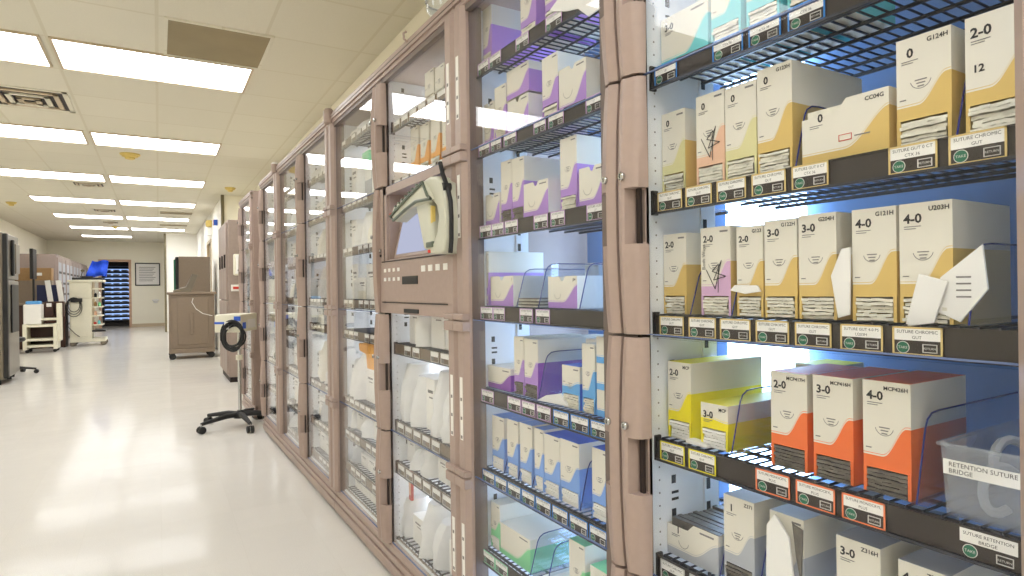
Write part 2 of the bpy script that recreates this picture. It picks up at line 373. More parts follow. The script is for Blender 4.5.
def stile(parent, yc, hw, z0, z1, glass_side, lock=True, big=True):
    """moulded vertical door grip between z0 and z1. glass_side +1: pane lies on the +y side"""
    h = MB(); c = z0+(z1-z0)*.46; r0, r1 = (c-.052, c+.052) if (z1-z0) > .3 else (c-.03, c+.03)
    def sec(z, notch):
        t = (z-z0)/(z1-z0); bulge = .026+.010*sin(pi*t)**.8; wv = .0025*sin(pi*t)
        x0 = .80; xf = .80-bulge; g = glass_side; yo = yc+g*(hw+wv*1.0); yi = yc-g*hw
        ym = yc-g*(hw*.25)
        p = [(x0, yi), (xf+.008, yi), (xf, yi+g*.012), (xf-.001, ym), (xf+.003, ym+g*.004)]
        if notch: p += [(x0-.004, ym+g*.006), (x0-.004, yo-g*.006), (x0, yo-g*.006), (x0, yo)]
        else: p += [(xf+.006, yo-g*.012), (xf+.014, yo-g*.003), (x0-.004, yo), (x0, yo)]
        return [(a, b, z) for a, b in p]
    def loft(za, zb_, notch, n):
        rings = [sec(za+(zb_-za)*k/n, notch) for k in range(n+1)]; L = len(rings[0]); vs = [q for g in rings for q in g]
        fs = [(i*L+k, i*L+(k+1) % L, (i+1)*L+(k+1) % L, (i+1)*L+k) for i in range(n) for k in range(L)]
        h.add(vs, fs, 'taupe', True); h.add(rings[0], [tuple(range(L))], 'taupe'); h.add(rings[-1], [tuple(range(L))[::-1]], 'taupe')
    loft(z0, r0, False, 5); loft(r0, r1, True, 1); loft(r1, z1, False, 5)
    g = glass_side
    h.box(.7958, .7985, min(yc, yc+g*(hw-.004)), max(yc, yc+g*(hw-.004)), r0+.004, r1-.004, 'taupe_dark')  # recess back coloured darker to deepen its shade
    o = h.build('door_handle', parent)
    if lock:
        l = MB(); l.lathe((0, 0, 0), [(.0075, .0), (.0075, -.006), (.0062, -.0075), (0, -.008)], 'chrome', 16, 'x')
        l.box(-.0086, -.0078, -.0006, .0006, -.004, .004, 'black')
        l.build('lock', parent, loc=(.766, yc-g*.004, r1+.022))
    return o

def door(parent, y0, y1, z0, z1, hs, slots=None, lock=True):
    """one glazed door: y0..y1 clear opening, hs=+1 the grip on the high-y side"""
    p = MB(); p.box(.802, .8055, y0-.006, y1+.006, z0+.003, z1-.003, 'pane'); 
    p.box(.8015, .806, y0-.006, y1+.006, z0+.0015, z0+.004, 'pane_edge')
    d = p.build('glass_door', parent)
    return d

def rounded(y, x, hw, hd, m, z0, z1, b):
    pts = [(x, y-hw), (x, y+hw), (x-hd*.6, y+hw), (x-hd, y+hw*.6), (x-hd, y-hw*.6), (x-hd*.6, y-hw)]
    b.prism(pts, z0, z1, m, 'z')

def hinge_post(cab, y, strip, name='hinge_post', hinges=True):
    b = MB(); rounded(y, .812, .030, .035, 'taupe', .125, 1.90, b); b.box(.80, .84, y-.032, y+.032, .1, 1.9, 'taupe_dark')
    o = b.build(name, cab)
    for zz in (ZT[1:4] if hinges else []):
        MB().box(.767, .79, y-.032, y+.032, zz-.03, zz-.002, 'taupe').build('hinge', o, .003)
        MB().box(.767, .79, y-.032, y+.032, zz+.002, zz+.02, 'taupe').build('hinge', o, .003)
    if strip:
        for (a, c_) in ((1.58, 1.76), (1.24, 1.42), (.66, .84), (.26, .42)):
            st = MB(); st.box(.7762, .777, y-.008, y+.008, a, c_, 'paper')
            for k in range(int((c_-a)/.018)): st.box(.7759, .7763, y-.005, y+.005, a+.004+k*.018, a+.013+k*.018, 'ink_soft') if k % 3 == 0 else None
            st.build('instruction_strip', o)
    return o

def cabinet(y0, columns, label, shelves, skip_tier=None, blue=False, handle_at='mid', single=False, near=True):
    """tall glazed supply cabinet. columns: list of (ylow, yhigh) openings"""
    yl = columns[0][0]-.05; yh = columns[-1][1]+.045
    t = thing('supply_cabinet', label, 'supply cabinet', (1.02, (yl+yh)/2, 0))
    inv = Matrix.Translation((-1.02, -(yl+yh)/2, 0))
    kids = []
    def P(mb, name, bev=0): o = mb.build(name, t, bev); return o
    b = MB(); b.box(.785, 1.27, yl, yh, 1.90, 1.953, 'taupe'); b.box(.778, .80, yl, yh, 1.915, 1.94, 'taupe'); b.box(.79, .81, yl+.01, yh-.01, 1.883, 1.902, 'taupe_dark')
    b.box(.7772, .779, yl, yh, 1.926, 1.929, 'seam'); P(b, 'header', .003)
    b = MB(); b.box(.80, 1.27, yl, yh, .045, .125, 'taupe'); b.box(.785, .81, yl, yh, .022, .06, 'taupe'); b.box(.79, .81, yl, yh, .066, .09, 'taupe'); b.box(.795, .81, yl, yh, .096, .122, 'taupe'); b.box(.803, .82, yl, yh, .05, .12, 'seam')
    P(b, 'base', .003)
    P(MB().box(.82, 1.248, yl+.014, yh-.014, .126, .131, 'enamel'), 'floor_panel')
    for yy in (yl+.05, yh-.05):
        for xx in (.84, 1.2): P(MB().cyl((xx, yy, 0), (xx, yy, .045), .018, 'rubber', 12), 'foot')
    b = MB(); b.box(1.25, 1.27, yl, yh, .12, 1.9, 'enamel_blue' if blue else 'enamel'); P(b, 'back_panel')
    b = MB(); b.box(.80, 1.25, yl, yl+.012, .12, 1.9, 'taupe'); P(b, 'outer_side')
    b = MB(); b.box(.80, 1.25, yh-.012, yh, .12, 1.9, 'taupe'); P(b, 'outer_side')
    for ci, (a, c) in enumerate(columns):
        for yy, s in ((a, -1), (c, 1)):
            b = MB(); ya, yb = (yy-.008, yy) if s < 0 else (yy, yy+.008)
            b.box(.816, 1.0, ya, yb, .12, 1.9, 'enamel')
            if s > 0:                                  # slots punched in the side the photo shows
                for z in shelves[ci]:
                    for (dz, hh, ww) in ((.165, .016, .011), (.145, .005, .018), (.132, .005, .018), (.100, .016, .011)):
                        if z+dz+hh < 1.88: b.box(.868, .868+ww, yy-.0006, yy+.0005, z+dz, z+dz+hh, 'black')
                for k in range(70): b.box(.835, .838, yy-.0006, yy+.0005, .16+k*.0245, .163+k*.0245, 'ink_soft')
            P(b, 'side_panel')
        P(MB().box(.822, .836, a+.0005, a+.0045, .16, 1.86, 'led_soft' if blue else 'led'), 'corner_light')  # added glowing strip hidden behind the post, brightens the shelf contents
        P(MB().box(.790, .812, c-.007, c+.003, .126, 1.90, 'seam'), 'door_gasket')  # dark strip stands in for the shaded gap beside the door
        g = MB(); g.box(.955, .975, c-.004, c+.001, .14, 1.88, 'enamel'); 
        for k in range(36):
            g.box(.960, .970, c-.0048, c-.0035, .17+k*.047, .192+k*.047, 'black')
        P(g, 'slotted_upright')
    # light columns at the rear, behind the posts
    ls = [.915, 1.39] if blue else sorted({round(columns[0][0]-.03, 3), round(columns[-1][1]+.02, 3)} | ({round((columns[0][1]+columns[1][0])/2, 3)} if len(columns) > 1 else set()))
    for yy in ls:
        w = (.1 if yy < 1 else .06) if blue else .095
        lo, hi = max(yy-w, yl+.015), min(yy+w, yh-.015)
        P(MB().box(1.215, 1.235, lo, hi, .16, 1.86, 'cab_light' if blue else 'cab_light_soft'), 'interior_light')
    return t, columns

# columns (low y, high y); rails z per column
C1 = [(.288, .862), (.988, 1.572)]
C2 = [(1.672, 2.272), (2.400, 2.985)]
C3 = [(3.084, 3.684), (3.812, 4.397)]
C4 = [(4.496, 5.10)]
CA = [(5.66, 6.3)]
SZ = {'c1a': [1.697, 1.467, 1.232, 1.003, .770, .548], 'c1b': [1.697, 1.467, 1.236, 1.006, .772, .544, .312],
      'c2a': [1.697, 1.475, .850, .552, .393, .100], 'c2b': [1.770, 1.467, 1.256, 1.013, .868, .549, .390, .231, .100]}
far1 = [1.697, 1.467, 1.256, 1.013, .87, .549, .33, .14]
far2 = [1.697, 1.45, 1.236, 1.013, .80, .556, .32, .14]

G, CH, GU, MO = ('SUTURE GUT 0 CT', 'CTX 36'), ('SUTURE CHROMIC', 'GUT'), ('SUTURE GUT 4-0 PS', 'U203H'), ('SUTURE MONOCRYL', 'PLUS')
TG = {
 'r1': [(.793, .849, 'b', ('SUTURE SILK 2-0', '30')), (.651, .712, 'b', G), (.583, .64, 'b', G), (.513, .571, 'b', G)],
 'r2': [(.785, .845, 'g', CH), (.718, .776, 'g', CH), (.649, .707, 'g', CH), (.578, .638, 'g', CH), (.511, .568, 'g', G), (.373, .43, 'g', G), (.303, .361, 'g', CH)],
 'r3': [(.785, .844, 'g', CH), (.713, .773, 'g', CH), (.644, .704, 'g', CH), (.576, .634, 'g', CH), (.51, .566, 'g', CH), (.44, .497, 'g', GU), (.37, .428, 'g', CH)],
 'r4': [(.787, .847, 'y', CH), (.717, .777, 'y', CH), (.578, .638, 'o', MO), (.508, .568, 'o', MO), (.44, .498, 'o', MO), (.296, .357, 'n', ('SUTURE RETENTION', 'BRIDGE'))],
 'r5': [(.791, .85, 'w', CH), (.719, .779, 'w', CH), (.649, .704, 'w', CH)],
 's1': [(1.489, 1.554, 'v'), (1.422, 1.486, 'v'), (1.283, 1.345, 'v'), (1.142, 1.208, 'v'), (1.003, 1.057, 'v')],
 's2': [(1.49, 1.555, 'v'), (1.426, 1.484, 'v'), (1.348, 1.412, 'v'), (1.213, 1.266, 'v'), (1.14, 1.202, 'v'), (1.004, 1.058, 'v')],
 's3': [(1.487, 1.555, 'v'), (1.419, 1.485, 'v'), (1.347, 1.413, 'v'), (1.21, 1.271, 'v'), (1.141, 1.198, 'v'), (.999, 1.06, 'v')],
 's4': [(1.485, 1.556, 'v'), (1.42, 1.483, 'v'), (1.282, 1.343, 'v'), (1.207, 1.268, 'v')],
 's5': [(1.486, 1.557, 'v'), (1.344, 1.41, 'v'), (1.276, 1.339, 'v'), (1.209, 1.269, 'v'), (1.136, 1.198, 'b'), (1.063, 1.129, 'b'), (1.003, 1.056, 'b')],
 's6': [(1.487, 1.557, 'b'), (1.421, 1.484, 'b'), (1.35, 1.416, 'b'), (1.284, 1.345, 'b'), (1.214, 1.279, 'b'), (1.145, 1.207, 'b'), (1.072, 1.138, 'b'), (1.007, 1.065, 'b')],
 's7': [(1.493, 1.561, 'm'), (1.422, 1.49, 'm'), (1.294, 1.356, 'm'), (1.155, 1.215, 'm')]}
for k, l in TG.items():
    TG[k] = [x if len(x) > 3 else x+(('SUTURE VICRYL', 'CT'),) for x in l]

def fit_out(t, columns, zs, tagsets, fine, skip=None, mids=None, grips=True):
    """shelves, doors, grips and posts, then everything is shifted to the thing's own base"""
    for ci, (a, c) in enumerate(columns):
        for k, z in enumerate(zs[ci]):
            tg = tagsets[ci][k] if tagsets and tagsets[ci] and k < len(tagsets[ci]) else None
            if tg is None:
                n = 7; st = (c-a-.03)/n; tg = [(a+.015+i*st+.006, a+.015+i*st+.006+st*.78, 'w') for i in range(n) if random.random() < .85]
            shelf(t, a+.002, c-.002, z, tg, fine)
        for ti in range(4):
            if skip and (ci, ti) in skip: continue
            z1, z0 = ZT[ti], ZT[ti+1]
            d = door(t, a, c, z0, z1, 1)
            if grips:
                if ci == 0:                      # grip on the high-y edge
                    stile(d, c+.008, .025, z0+.003, z1-.003, -1)
                else:
                    stile(d, a-.062, .024, z0+.003, z1-.003, +1)
    return t

def rebase(t):
    v = Vector(t.location)
    for ch in t.children: ch.location = Vector(ch.location)-v

t1, _ = cabinet(0, C1, 'nearest tall taupe glass-door supply cabinet holding the sharp gold, yellow and orange boxes', [SZ['c1a'], SZ['c1b']], blue=True)
fit_out(t1, C1, [SZ['c1a'], SZ['c1b']], [[[]]+[TG[k] for k in ('r1', 'r2', 'r3', 'r4', 'r5')], [TG[k] for k in ('s1', 's2', 's3', 's4', 's5', 's6', 's7')]], True)
hinge_post(t1, C1[0][0]-.035, False, hinges=False); hinge_post(t1, C1[1][1]+.018, True)
MB().box(.806, .815, .865, .985, .13, 1.89, 'taupe_dark').build('centre_post', t1)
rebase(t1)

t2, _ = cabinet(0, C2, 'second tall taupe supply cabinet, with the built-in screen console and hand scanner', [SZ['c2a'], SZ['c2b']])
def tags_amber(zl, cols, c='g'):
    return None
fit_out(t2, C2, [SZ['c2a'], SZ['c2b']], None, False, skip={(0, 1)})
hinge_post(t2, C2[0][0]-.018, True); hinge_post(t2, C2[1][1]+.02, False)
MB().box(.806, .815, 2.275, 2.395, .13, 1.89, 'taupe_dark').build('centre_post', t2)
# console front in the second tier of its near column
c = MB(); ya, yb = 1.70, 2.272; z0, z1 = 1.006, 1.482
c.box(.79, .835, ya-.02, yb+.02, z0, 1.205, 'taupe'); c.box(.787, .792, ya-.02, yb+.02, 1.05, 1.196, 'taupe'); c.box(.789, .835, ya-.02, yb+.02, z0, 1.042, 'taupe')
c.box(.786, .789, ya-.02, yb+.02, 1.0445, 1.048, 'seam'); c.box(.786, .789, ya-.02, yb+.02, 1.198, 1.202, 'seam')
c.box(.79, .80, yb-.03, yb+.02, 1.2, z1, 'taupe'); c.box(.79, .80, ya-.02, ya+.02, 1.2, z1, 'taupe'); c.box(.79, .80, ya, yb, 1.452, z1, 'taupe')
c.box(.80, .87, yb-.034, yb-.02, 1.2, z1, 'taupe'); c.box(.80, .93, ya+.0, ya+.014, 1.2, z1, 'taupe')
c.box(.80, .94, ya, yb-.02, 1.195, 1.209, 'taupe'); c.box(.80, .94, ya, yb-.02, 1.455, 1.47, 'taupe'); c.box(.872, .885, ya, yb, 1.2, 1.47, 'taupe')
con = c.build('console_housing', t2, .003)
s = MB(); Ms = Matrix.Translation((.812, 0, 1.212)) @ Matrix.Rotation(R(13), 4, 'Y')
s.box(0, .02, 1.80, 2.232, 0, .235, 'taupe', Ms); s.build('screen_bezel', con, .003)
s = MB(); s.box(-.002, .0, 1.82, 2.205, .014, .215, 'screen_glow', Ms); s.build('screen', con)
s = MB(); s.box(.784, .79, 1.93, 2.07, 1.112, 1.14, 'black'); s.build('keyhole_slot', con)
s = MB(); s.box(.785, .79, 1.93, 2.06, 1.012, 1.026, 'black'); s.build('keyhole_slot', con)
for r_, zz in enumerate((1.160, 1.126)):
    for k in range(4): 
        MB().box(.7845, .788, 2.262-k*.048-.018, 2.262-k*.048, zz, zz+.013, 'paper').build('button_label', con)
for k in range(4): MB().box(.7845, .788, 1.895-k*.058-.03, 1.895-k*.058, 1.152, 1.172, 'paper').build('button_label', con)
MB().lathe((.787, 2.30, 1.245), [(.008, 0), (.008, -.006), (0, -.007)], 'chrome', 14, 'x').build('console_lock', con)
MB().cyl((.787, 2.30, 1.225), (.783, 2.30, 1.225), .005, 'black', 12).build('console_key_cover', con)
st = MB(); st.box(.789, .80, 2.28, 2.34, 1.006, 1.482, 'taupe'); st.build('console_stile', con, .003)
rebase(t2)

t3, _ = cabinet(0, C3, 'third tall taupe supply cabinet along the row, beyond the orange pouch', [far1, far2])
fit_out(t3, C3, [far1, far2], None, False)
hinge_post(t3, C3[0][0]-.005, False); hinge_post(t3, C3[1][1]+.02, False)
MB().box(.806, .815, 3.69, 3.806, .13, 1.89, 'taupe_dark').build('centre_post', t3); rebase(t3)
t4, _ = cabinet(0, C4, 'narrow single-door supply cabinet at the end of the joined row', [far1])
fit_out(t4, C4, [far1], None, False); hinge_post(t4, C4[0][0]-.005, False); rebase(t4)
t5, _ = cabinet(0, CA, 'separate narrow glass-door cabinet behind the wheeled stand, past a gap in the row', [far2])
fit_out(t5, CA, [far2], None, False); hinge_post(t5, CA[0][0]-.005, False); rebase(t5)

# ------------------------------------------------------------------ suture cartons
def carton(label, y1, y0, zb, h, colour, size=None, code=None, side=None, top=None, x=.853, depth=.19, kind='tall', foil='foil', group=None, scribble=False, body='cream', fw=None, base='rail', needle=True, cover=None):
    """y1 = edge that stands left seen from the aisle, y0 = right edge"""
    w = y1-y0
    t = thing('suture_box', label, 'suture box', (x, (y0+y1)/2, zb), group=group)
    hw = w/2; b = MB(); op = .034 if kind == 'tall' else 0
    fl = op+(.017 if kind == 'tall' else .014); fr = h*.61 if kind == 'tall' else h*.72
    def wave(u):
        q = min(1, max(0, (u-(.40 if kind == 'tall' else .5))/.52)); return fl+(fr-fl)*(q*q*(3-2*q))**1.15
    def topz(u):
        if kind == 'tray':
            return h*.80 if u < .42 else (h*.80+(h*.2)*(u-.42)/.12 if u < .54 else h)
        if kind == 'notch':
            d = abs(u-.5); return h-(.012*max(0, 1-(d/.09)**2) if d < .09 else 0)
        return h
    N = 26 if kind != 'tall' else 18
    for i in range(N):
        u0, u1 = i/N, (i+1)/N; ya, yb = hw-w*u0, hw-w*u1
        def q(za0, za1, zb0, zb1, mm, dx=0): b.add([(dx, ya, za0), (dx, yb, zb0), (dx, yb, zb1), (dx, ya, za1)], [(0, 1, 2, 3)], mm)
        w0, w1 = wave(u0), wave(u1); t0, t1_ = topz(u0), topz(u1)
        g = .0022
        q(op, min(w0, t0), op, min(w1, t1_), colour)
        q(min(w0, t0), min(w0+g, t0), min(w1, t1_), min(w1+g, t1_), body)
        q(min(w0+g, t0), min(w0+g+.0009, t0), min(w1+g, t1_), min(w1+g+.0009, t1_), colour)
        q(min(w0+g+.0009, t0), t0, min(w1+g+.0009, t1_), t1_, body)
    sd = side or (body if kind == 'notch' else colour); zs = fr
    ht = h if kind == 'tall' else h
    hl = topz(0)
    for yy, hh in ((-hw, h), (hw, hl)):
        b.add([(0, yy, 0), (depth, yy, 0), (depth, yy, zs), (0, yy, zs)], [(0, 1, 2, 3)], sd if yy < 0 else sd)
        b.add([(0, yy, min(zs, hh)), (depth, yy, min(zs, hh)), (depth, yy, hh), (0, yy, hh)], [(0, 1, 2, 3)], body)
    b.add([(depth, -hw, 0), (depth, hw, 0), (depth, hw, h), (depth, -hw, h)], [(0, 1, 2, 3)], body)
    b.add([(0, -hw, 0), (depth, -hw, 0), (depth, hw, 0), (0, hw, 0)], [(0, 1, 2, 3)], body)
    if kind in ('tall', 'lying'):
        b.add([(0, -hw, h), (depth, -hw, h), (depth, hw, h), (0, hw, h)], [(0, 1, 2, 3)], top or body)
    if op:                                         # the open dispensing mouth: two short cheeks
        b.box(-.0005, .0015, hw-.0045, hw, 0, op, colour); b.box(-.0005, .0015, -hw, -hw+.0045, 0, op, colour)
    e = -.0005
    ax, az = (0, -1, 0), (0, 0, 1)
    if size:
        b.text(size, .0165 if w > .055 else .0145, (e, hw-w*(.09 if len(size) > 1 else .2), h-.0255), ax, az, 'ink', .03)
        b.box(e, 0, hw-w*.1-.02, hw-w*.1, h-.0305, h-.0295, 'ink_soft'); b.box(e, 0, hw-w*.1-.014, hw-w*.1, h-.0335, h-.0325, 'ink_soft')
    if code: b.text(code, .0082, (e, -hw+w*.05, h-.0115), ax, az, 'ink', .025, 'r', w*.5)
    else: b.box(e, 0, -hw+w*.08, -hw+w*.34, h-.010, h-.007, 'ink_soft')
    if needle and kind == 'tall':
        cy_, cz = hw-w*.46, h*.60; rr = w*.2
        for k in range(12):
            a0, a1 = pi+.2+(pi-.4)*k/12, pi+.2+(pi-.4)*(k+1)/12
            b.add([(e, cy_-rr*cos(a0), cz+rr*sin(a0)), (e, cy_-rr*cos(a1), cz+rr*sin(a1)), (e, cy_-(rr-.0009)*cos(a1), cz+(rr-.0009)*sin(a1)), (e, cy_-(rr-.0009)*cos(a0), cz+(rr-.0009)*sin(a0))], [(0, 1, 2, 3)], 'ink_soft')
        for k, ww in enumerate((.22, .16, .12)): b.box(e, 0, cy_-w*ww/2, cy_+w*ww/2, cz-.002-k*.004, cz-.0005-k*.004, 'ink_soft')
        b.box(e, 0, hw-w*.18, hw-w*.06, op+.026, op+.0275, 'ink_soft')
    if label.startswith('gold suture box marked 2-0 and 12'): b.text('12', .0125, (e, hw-w*.12, h*.52), ax, az, 'ink', .03)
    if kind == 'tray' and code:
        b.box(e*1.5, 0, -hw+w*.40, -hw+w*.55, h*.30, h*.305+.0008, 'red'); b.box(e*1.5, 0, -hw+w*.40, -hw+w*.55, h*.40, h*.40+.0008, 'red'); b.box(e*1.5, 0, -hw+w*.55-.0008, -hw+w*.55, h*.3, h*.4, 'red'); b.box(e*1.5, 0, -hw+w*.40, -hw+w*.40+.0008, h*.3, h*.4, 'red')
        b.box(e, 0, -hw+w*.2, -hw+w*.37, h*.34, h*.36, 'ink_soft')
    elif kind in ('tray', 'notch'):
        cy_, cz = hw-w*.34, h*.46; rr = h*.18
        for k in range(12):
            a0, a1 = pi+.1+(pi-.2)*k/12, pi+.1+(pi-.2)*(k+1)/12
            b.add([(e, cy_-rr*cos(a0), cz+rr*sin(a0)), (e, cy_-rr*cos(a1), cz+rr*sin(a1)), (e, cy_-(rr-.001)*cos(a1), cz+(rr-.001)*sin(a1)), (e, cy_-(rr-.001)*cos(a0), cz+(rr-.001)*sin(a0))], [(0, 1, 2, 3)], 'ink_soft')
    if scribble:
        s_ = [(.2, .52), (.5, .30), (.72, .62), (.45, .40), (.85, .44), (.40, .50), (.62, .58), (.60, .26)]
        pts = [(e*3, hw-w*a, h*c_) for a, c_ in s_]
        for p, q_ in zip(pts, pts[1:]): b.cyl(p, q_, .0007, 'ink', 4)
        if scribble == 'tall':
            b.text('Both Ways', .010, (e*2, hw-w*.16, h*.52), (0, 0, 1), (0, 1, 0), 'ink', .0)
    o = b.build('carton', t)
    # packets
    p = MB(); n = 6
    if op:
        for k in range(n):
            z = .0015+k*(op-.003)/n; dx = random.uniform(-.0035, .002); dy = random.uniform(-.0015, .0015)
            pts = [(dx+.001*sin(i*1.7+k), hw-.005-(w-.010)*i/5+dy) for i in range(6)]
            for i in range(5):
                za, zb2 = z+random.uniform(-.0006, .0010), z+random.uniform(-.0006, .0010)
                p.add([(pts[i][0], pts[i][1], za), (pts[i+1][0], pts[i+1][1], zb2), (pts[i+1][0], pts[i+1][1], zb2+.0042), (pts[i][0], pts[i][1], za+.0042),
                       (depth*.9, pts[i][1], za), (depth*.9, pts[i+1][1], zb2), (depth*.9, pts[i+1][1], zb2+.0042), (depth*.9, pts[i][1], za+.0042)],
                      [(0, 1, 2, 3), (3, 2, 6, 7), (0, 4, 5, 1)], foil)
        p.build('foil_packets', t)
    elif kind in ('tray', 'notch'):
        for k in range(12):
            xx = .01+k*.014; hh = h*(.80 if kind == 'notch' else .93)+random.uniform(-.006, .002)
            p.box(xx, xx+.010, -hw+.003, hw-.003, .003, hh, foil)
        p.build('foil_packets', t)
    return t

S = lambda z: z+.0384
A = 'c1a'; Z2, Z3, Z4, Z5, Z1 = S(1.232), S(1.003), S(.770), S(.548), S(1.467)
SB = 'suture boxes in the nearest cabinet'
# shelf with the 0 size gold boxes
carton('pale gold suture box marked 0, first on its shelf beside the white cabinet side', .860, .802, Z2, .150, 'pale_gold', '0', side='gold')
carton('suture box marked 0 with peach lower band and black pen scribble', .775, .713, Z2, .160, 'peach', '0', side='peach', scribble=True)
carton('pale yellow suture box marked 0 between the scribbled peach box and large gold box', .711, .649, Z2, .157, 'pale_gold', '0', side='pale_gold')
carton('tall gold suture box marked 0 with long white side, left of the low CC04G box', .647, .585, Z2, .168, 'gold', '0', 'G123H', foil='foil')
carton('low wide gold suture box lettered CC04G with notched top edge', .569, .443, Z2, .086, 'gold', '0', 'CC04G', kind='tray')
carton('tall gold suture box marked 0 and G124H', .433, .369, Z2, .140, 'gold', '0', 'G124H', depth=.22)
carton('gold suture box marked 2-0 and 12 at the right end of its shelf', .354, .292, Z2, .140, 'gold', '2-0', 'SG', depth=.22, needle=False)
# shelf with 2-0 .. 4-0 gold boxes
carton('gold suture box marked 2-0, first on its shelf beside the white cabinet side', .860, .803, Z3, .150, 'gold', '2-0', side='gold')
carton('suture box marked 2-0 with lilac band and handwriting down its edge', .768, .704, Z3, .154, 'lilac', '2-0', side='gold', scribble='tall')
carton('narrow gold suture box marked 2-0 behind a sagging white packet', .691, .640, Z3, .149, 'gold', '2-0', 'G123')
carton('gold suture box marked 3-0 and G122H', .637, .580, Z3, .154, 'gold', '3-0', 'G122H')
carton('gold suture box marked 3-0 and G204H beside the white dangling packet', .577, .518, Z3, .156, 'gold', '3-0', 'G204H')
carton('gold suture box marked 4-0 and G121H between white packets', .495, .436, Z3, .155, 'gold', '4-0', 'G121H')
carton('large gold suture box marked 4-0 and U203H at the right of its shelf', .432, .370, Z3, .155, 'gold', '4-0', 'U203H', depth=.16)
# yellow and orange
carton('tall yellow suture box marked 2-0 with yellow top', .853, .796, Z4, .143, 'yellow', '2-0', 'MCP', top='yellow', depth=.2, foil='paper')
carton('short yellow suture box marked 3-0 in front of the tall yellow one', .772, .713, Z4, .078, 'yellow', '3-0', 'MCP', top='yellow', depth=.2, foil='paper', needle=False, x=.852)
carton('yellow suture box standing at the back of the shelf behind the short yellow box', .735, .660, Z4, .135, 'yellow', None, None, top='yellow', x=1.07, depth=.1)
carton('orange suture box marked 2-0, leftmost of the three orange boxes', .629, .567, Z4, .149, 'orange', '2-0', 'MCP417H', top='orange', depth=.15, foil='foil_dark')
carton('orange suture box marked 3-0, middle of the three orange boxes', .557, .497, Z4, .151, 'orange', '3-0', 'MCP416H', top='orange', depth=.15, foil='foil_dark')
carton('orange suture box marked 4-0, rightmost of the three orange boxes', .483, .421, Z4, .153, 'orange', '4-0', 'MCP426H', top='orange', depth=.15, foil='foil_dark')
# bottom visible shelf
carton('low open grey and white suture tray marked 1, full of packets', .860, .738, Z5, .070, 'greycard', '1', None, kind='tray', foil='foil_dark', depth=.17)
carton('tall grey suture box marked 1 with packets below, beside the open tray', .725, .664, Z5, .149, 'greycard', '1', 'Z371', foil='foil_dark', depth=.2, top='greycard')
carton('crumpled grey and white suture box with a torn front flap', .634, .575, Z5, .149, 'greycard', None, None, foil='foil_dark', depth=.22, top='greycard', needle=False)
tf = [o for o in bpy.data.objects if o.get('label', '').startswith('crumpled grey')][0]
b = MB(); b.prism([(.030, .02), (.027, .128), (.012, .149), (-.012, .120), (-.024, .02), (0, .0)], -.012, -.008, 'whitecard'); b.build('torn_flap', tf, .001)
b = MB(); b.prism([(-.012, .14), (-.030, .135), (-.026, .05), (-.018, .09)], -.003, -.0015, 'foil_dark'); b.build('torn_opening', tf)
carton('grey suture box marked 3-0 and Z316H below the orange tag', .524, .462, Z5, .146, 'greycard', '3-0', 'Z316H', foil='foil_dark', depth=.22, top='greycard')
carton('grey suture box marked 4-0 in the bottom right corner', .439, .378, Z5, .142, 'greycard', '4-0', 'Z315H', foil='foil_dark', depth=.22, top='greycard')
# top shelf seen through the reflection
carton('suture box marked 3-0 with teal lower band at the end of the high shelf', .859, .745, Z1, .095, 'teal', '3-0', kind='lying', depth=.17)
carton('tall teal striped suture box high up, second from the cabinet side', .738, .676, Z1, .150, 'teal', '2-0')
carton('tall teal striped suture box high up, third from the cabinet side', .665, .604, Z1, .150, 'teal', '0')
carton('tall teal striped suture box at the top edge, above the widest blue tag', .590, .530, Z1, .150, 'teal', '0')

# far column of the nearest cabinet
q1, q2, q3, q4, q5, q6, q7 = [S(z) for z in SZ['c1b']]
V = 'violet'
carton('tall violet suture box with deep violet side on the highest shelf', 1.571, 1.520, q1, .178, V, None, None, top='violet', depth=.26)
carton('tall white and violet suture box rising out of frame on the highest shelf', 1.364, 1.290, q1, .17, V, None, None)
carton('violet suture box next to loose packets on the highest shelf', 1.25, 1.18, q1, .12, V, None, None)
carton('low white suture box on the upper violet shelf, first from the cabinet end', 1.570, 1.515, q2, .120, V, None, None, kind='notch')
carton('tall white suture box on the upper violet shelf beside the stacked pair', 1.508, 1.445, q2, .150, V, None, None)
carton('low violet suture box, lower one of a stacked pair', 1.437, 1.332, q2, .092, V, None, None, kind='notch')
carton('violet sided suture box stacked on top of a low box', 1.440, 1.328, q2+.0965, .078, V, None, None, kind='lying')
carton('tall white suture box with violet foot behind the notched violet tray', 1.267, 1.200, q2, .154, V, None, None, depth=.22)
carton('low white and violet suture box with round notch beside brown card', 1.196, 1.091, q2, .104, V, None, None, kind='notch')
m = MB(); m.box(0, .12, -.012, .0, 0, .165, 'kraft'); tag(m.build('cardboard_divider', None, .001, loc=(.87, 1.062, q2)), 'brown cardboard piece standing at the end of the upper violet shelf', 'cardboard')
carton('low violet suture box in front at the left of the third shelf', 1.568, 1.489, q3, .088, V, None, None, kind='notch')
carton('tall violet suture box, left of the twin tall pair', 1.478, 1.420, q3, .168, V, None, None, foil='foil_dark')
carton('tall violet suture box, right of the twin tall pair', 1.417, 1.358, q3, .165, V, None, None, foil='foil_dark', depth=.25)
carton('low violet suture box in front of the twin tall boxes', 1.352, 1.240, q3, .087, V, None, None, kind='notch', x=.848)
carton('tall violet sided suture box with gold line beside the door grip', 1.195, 1.130, q3, .170, V, None, None, side='violet', depth=.26)
carton('low violet suture box with round notch nearest the door grip', 1.122, 1.030, q3, .088, V, None, None, kind='notch')
carton('tall cream and violet suture box at the end of the bright blue shelf', 1.570, 1.556, q4, .156, V, None, None)
carton('low violet suture box with dark slit on the bright blue shelf', 1.545, 1.420, q4, .083, V, None, 'J', kind='notch', depth=.14)
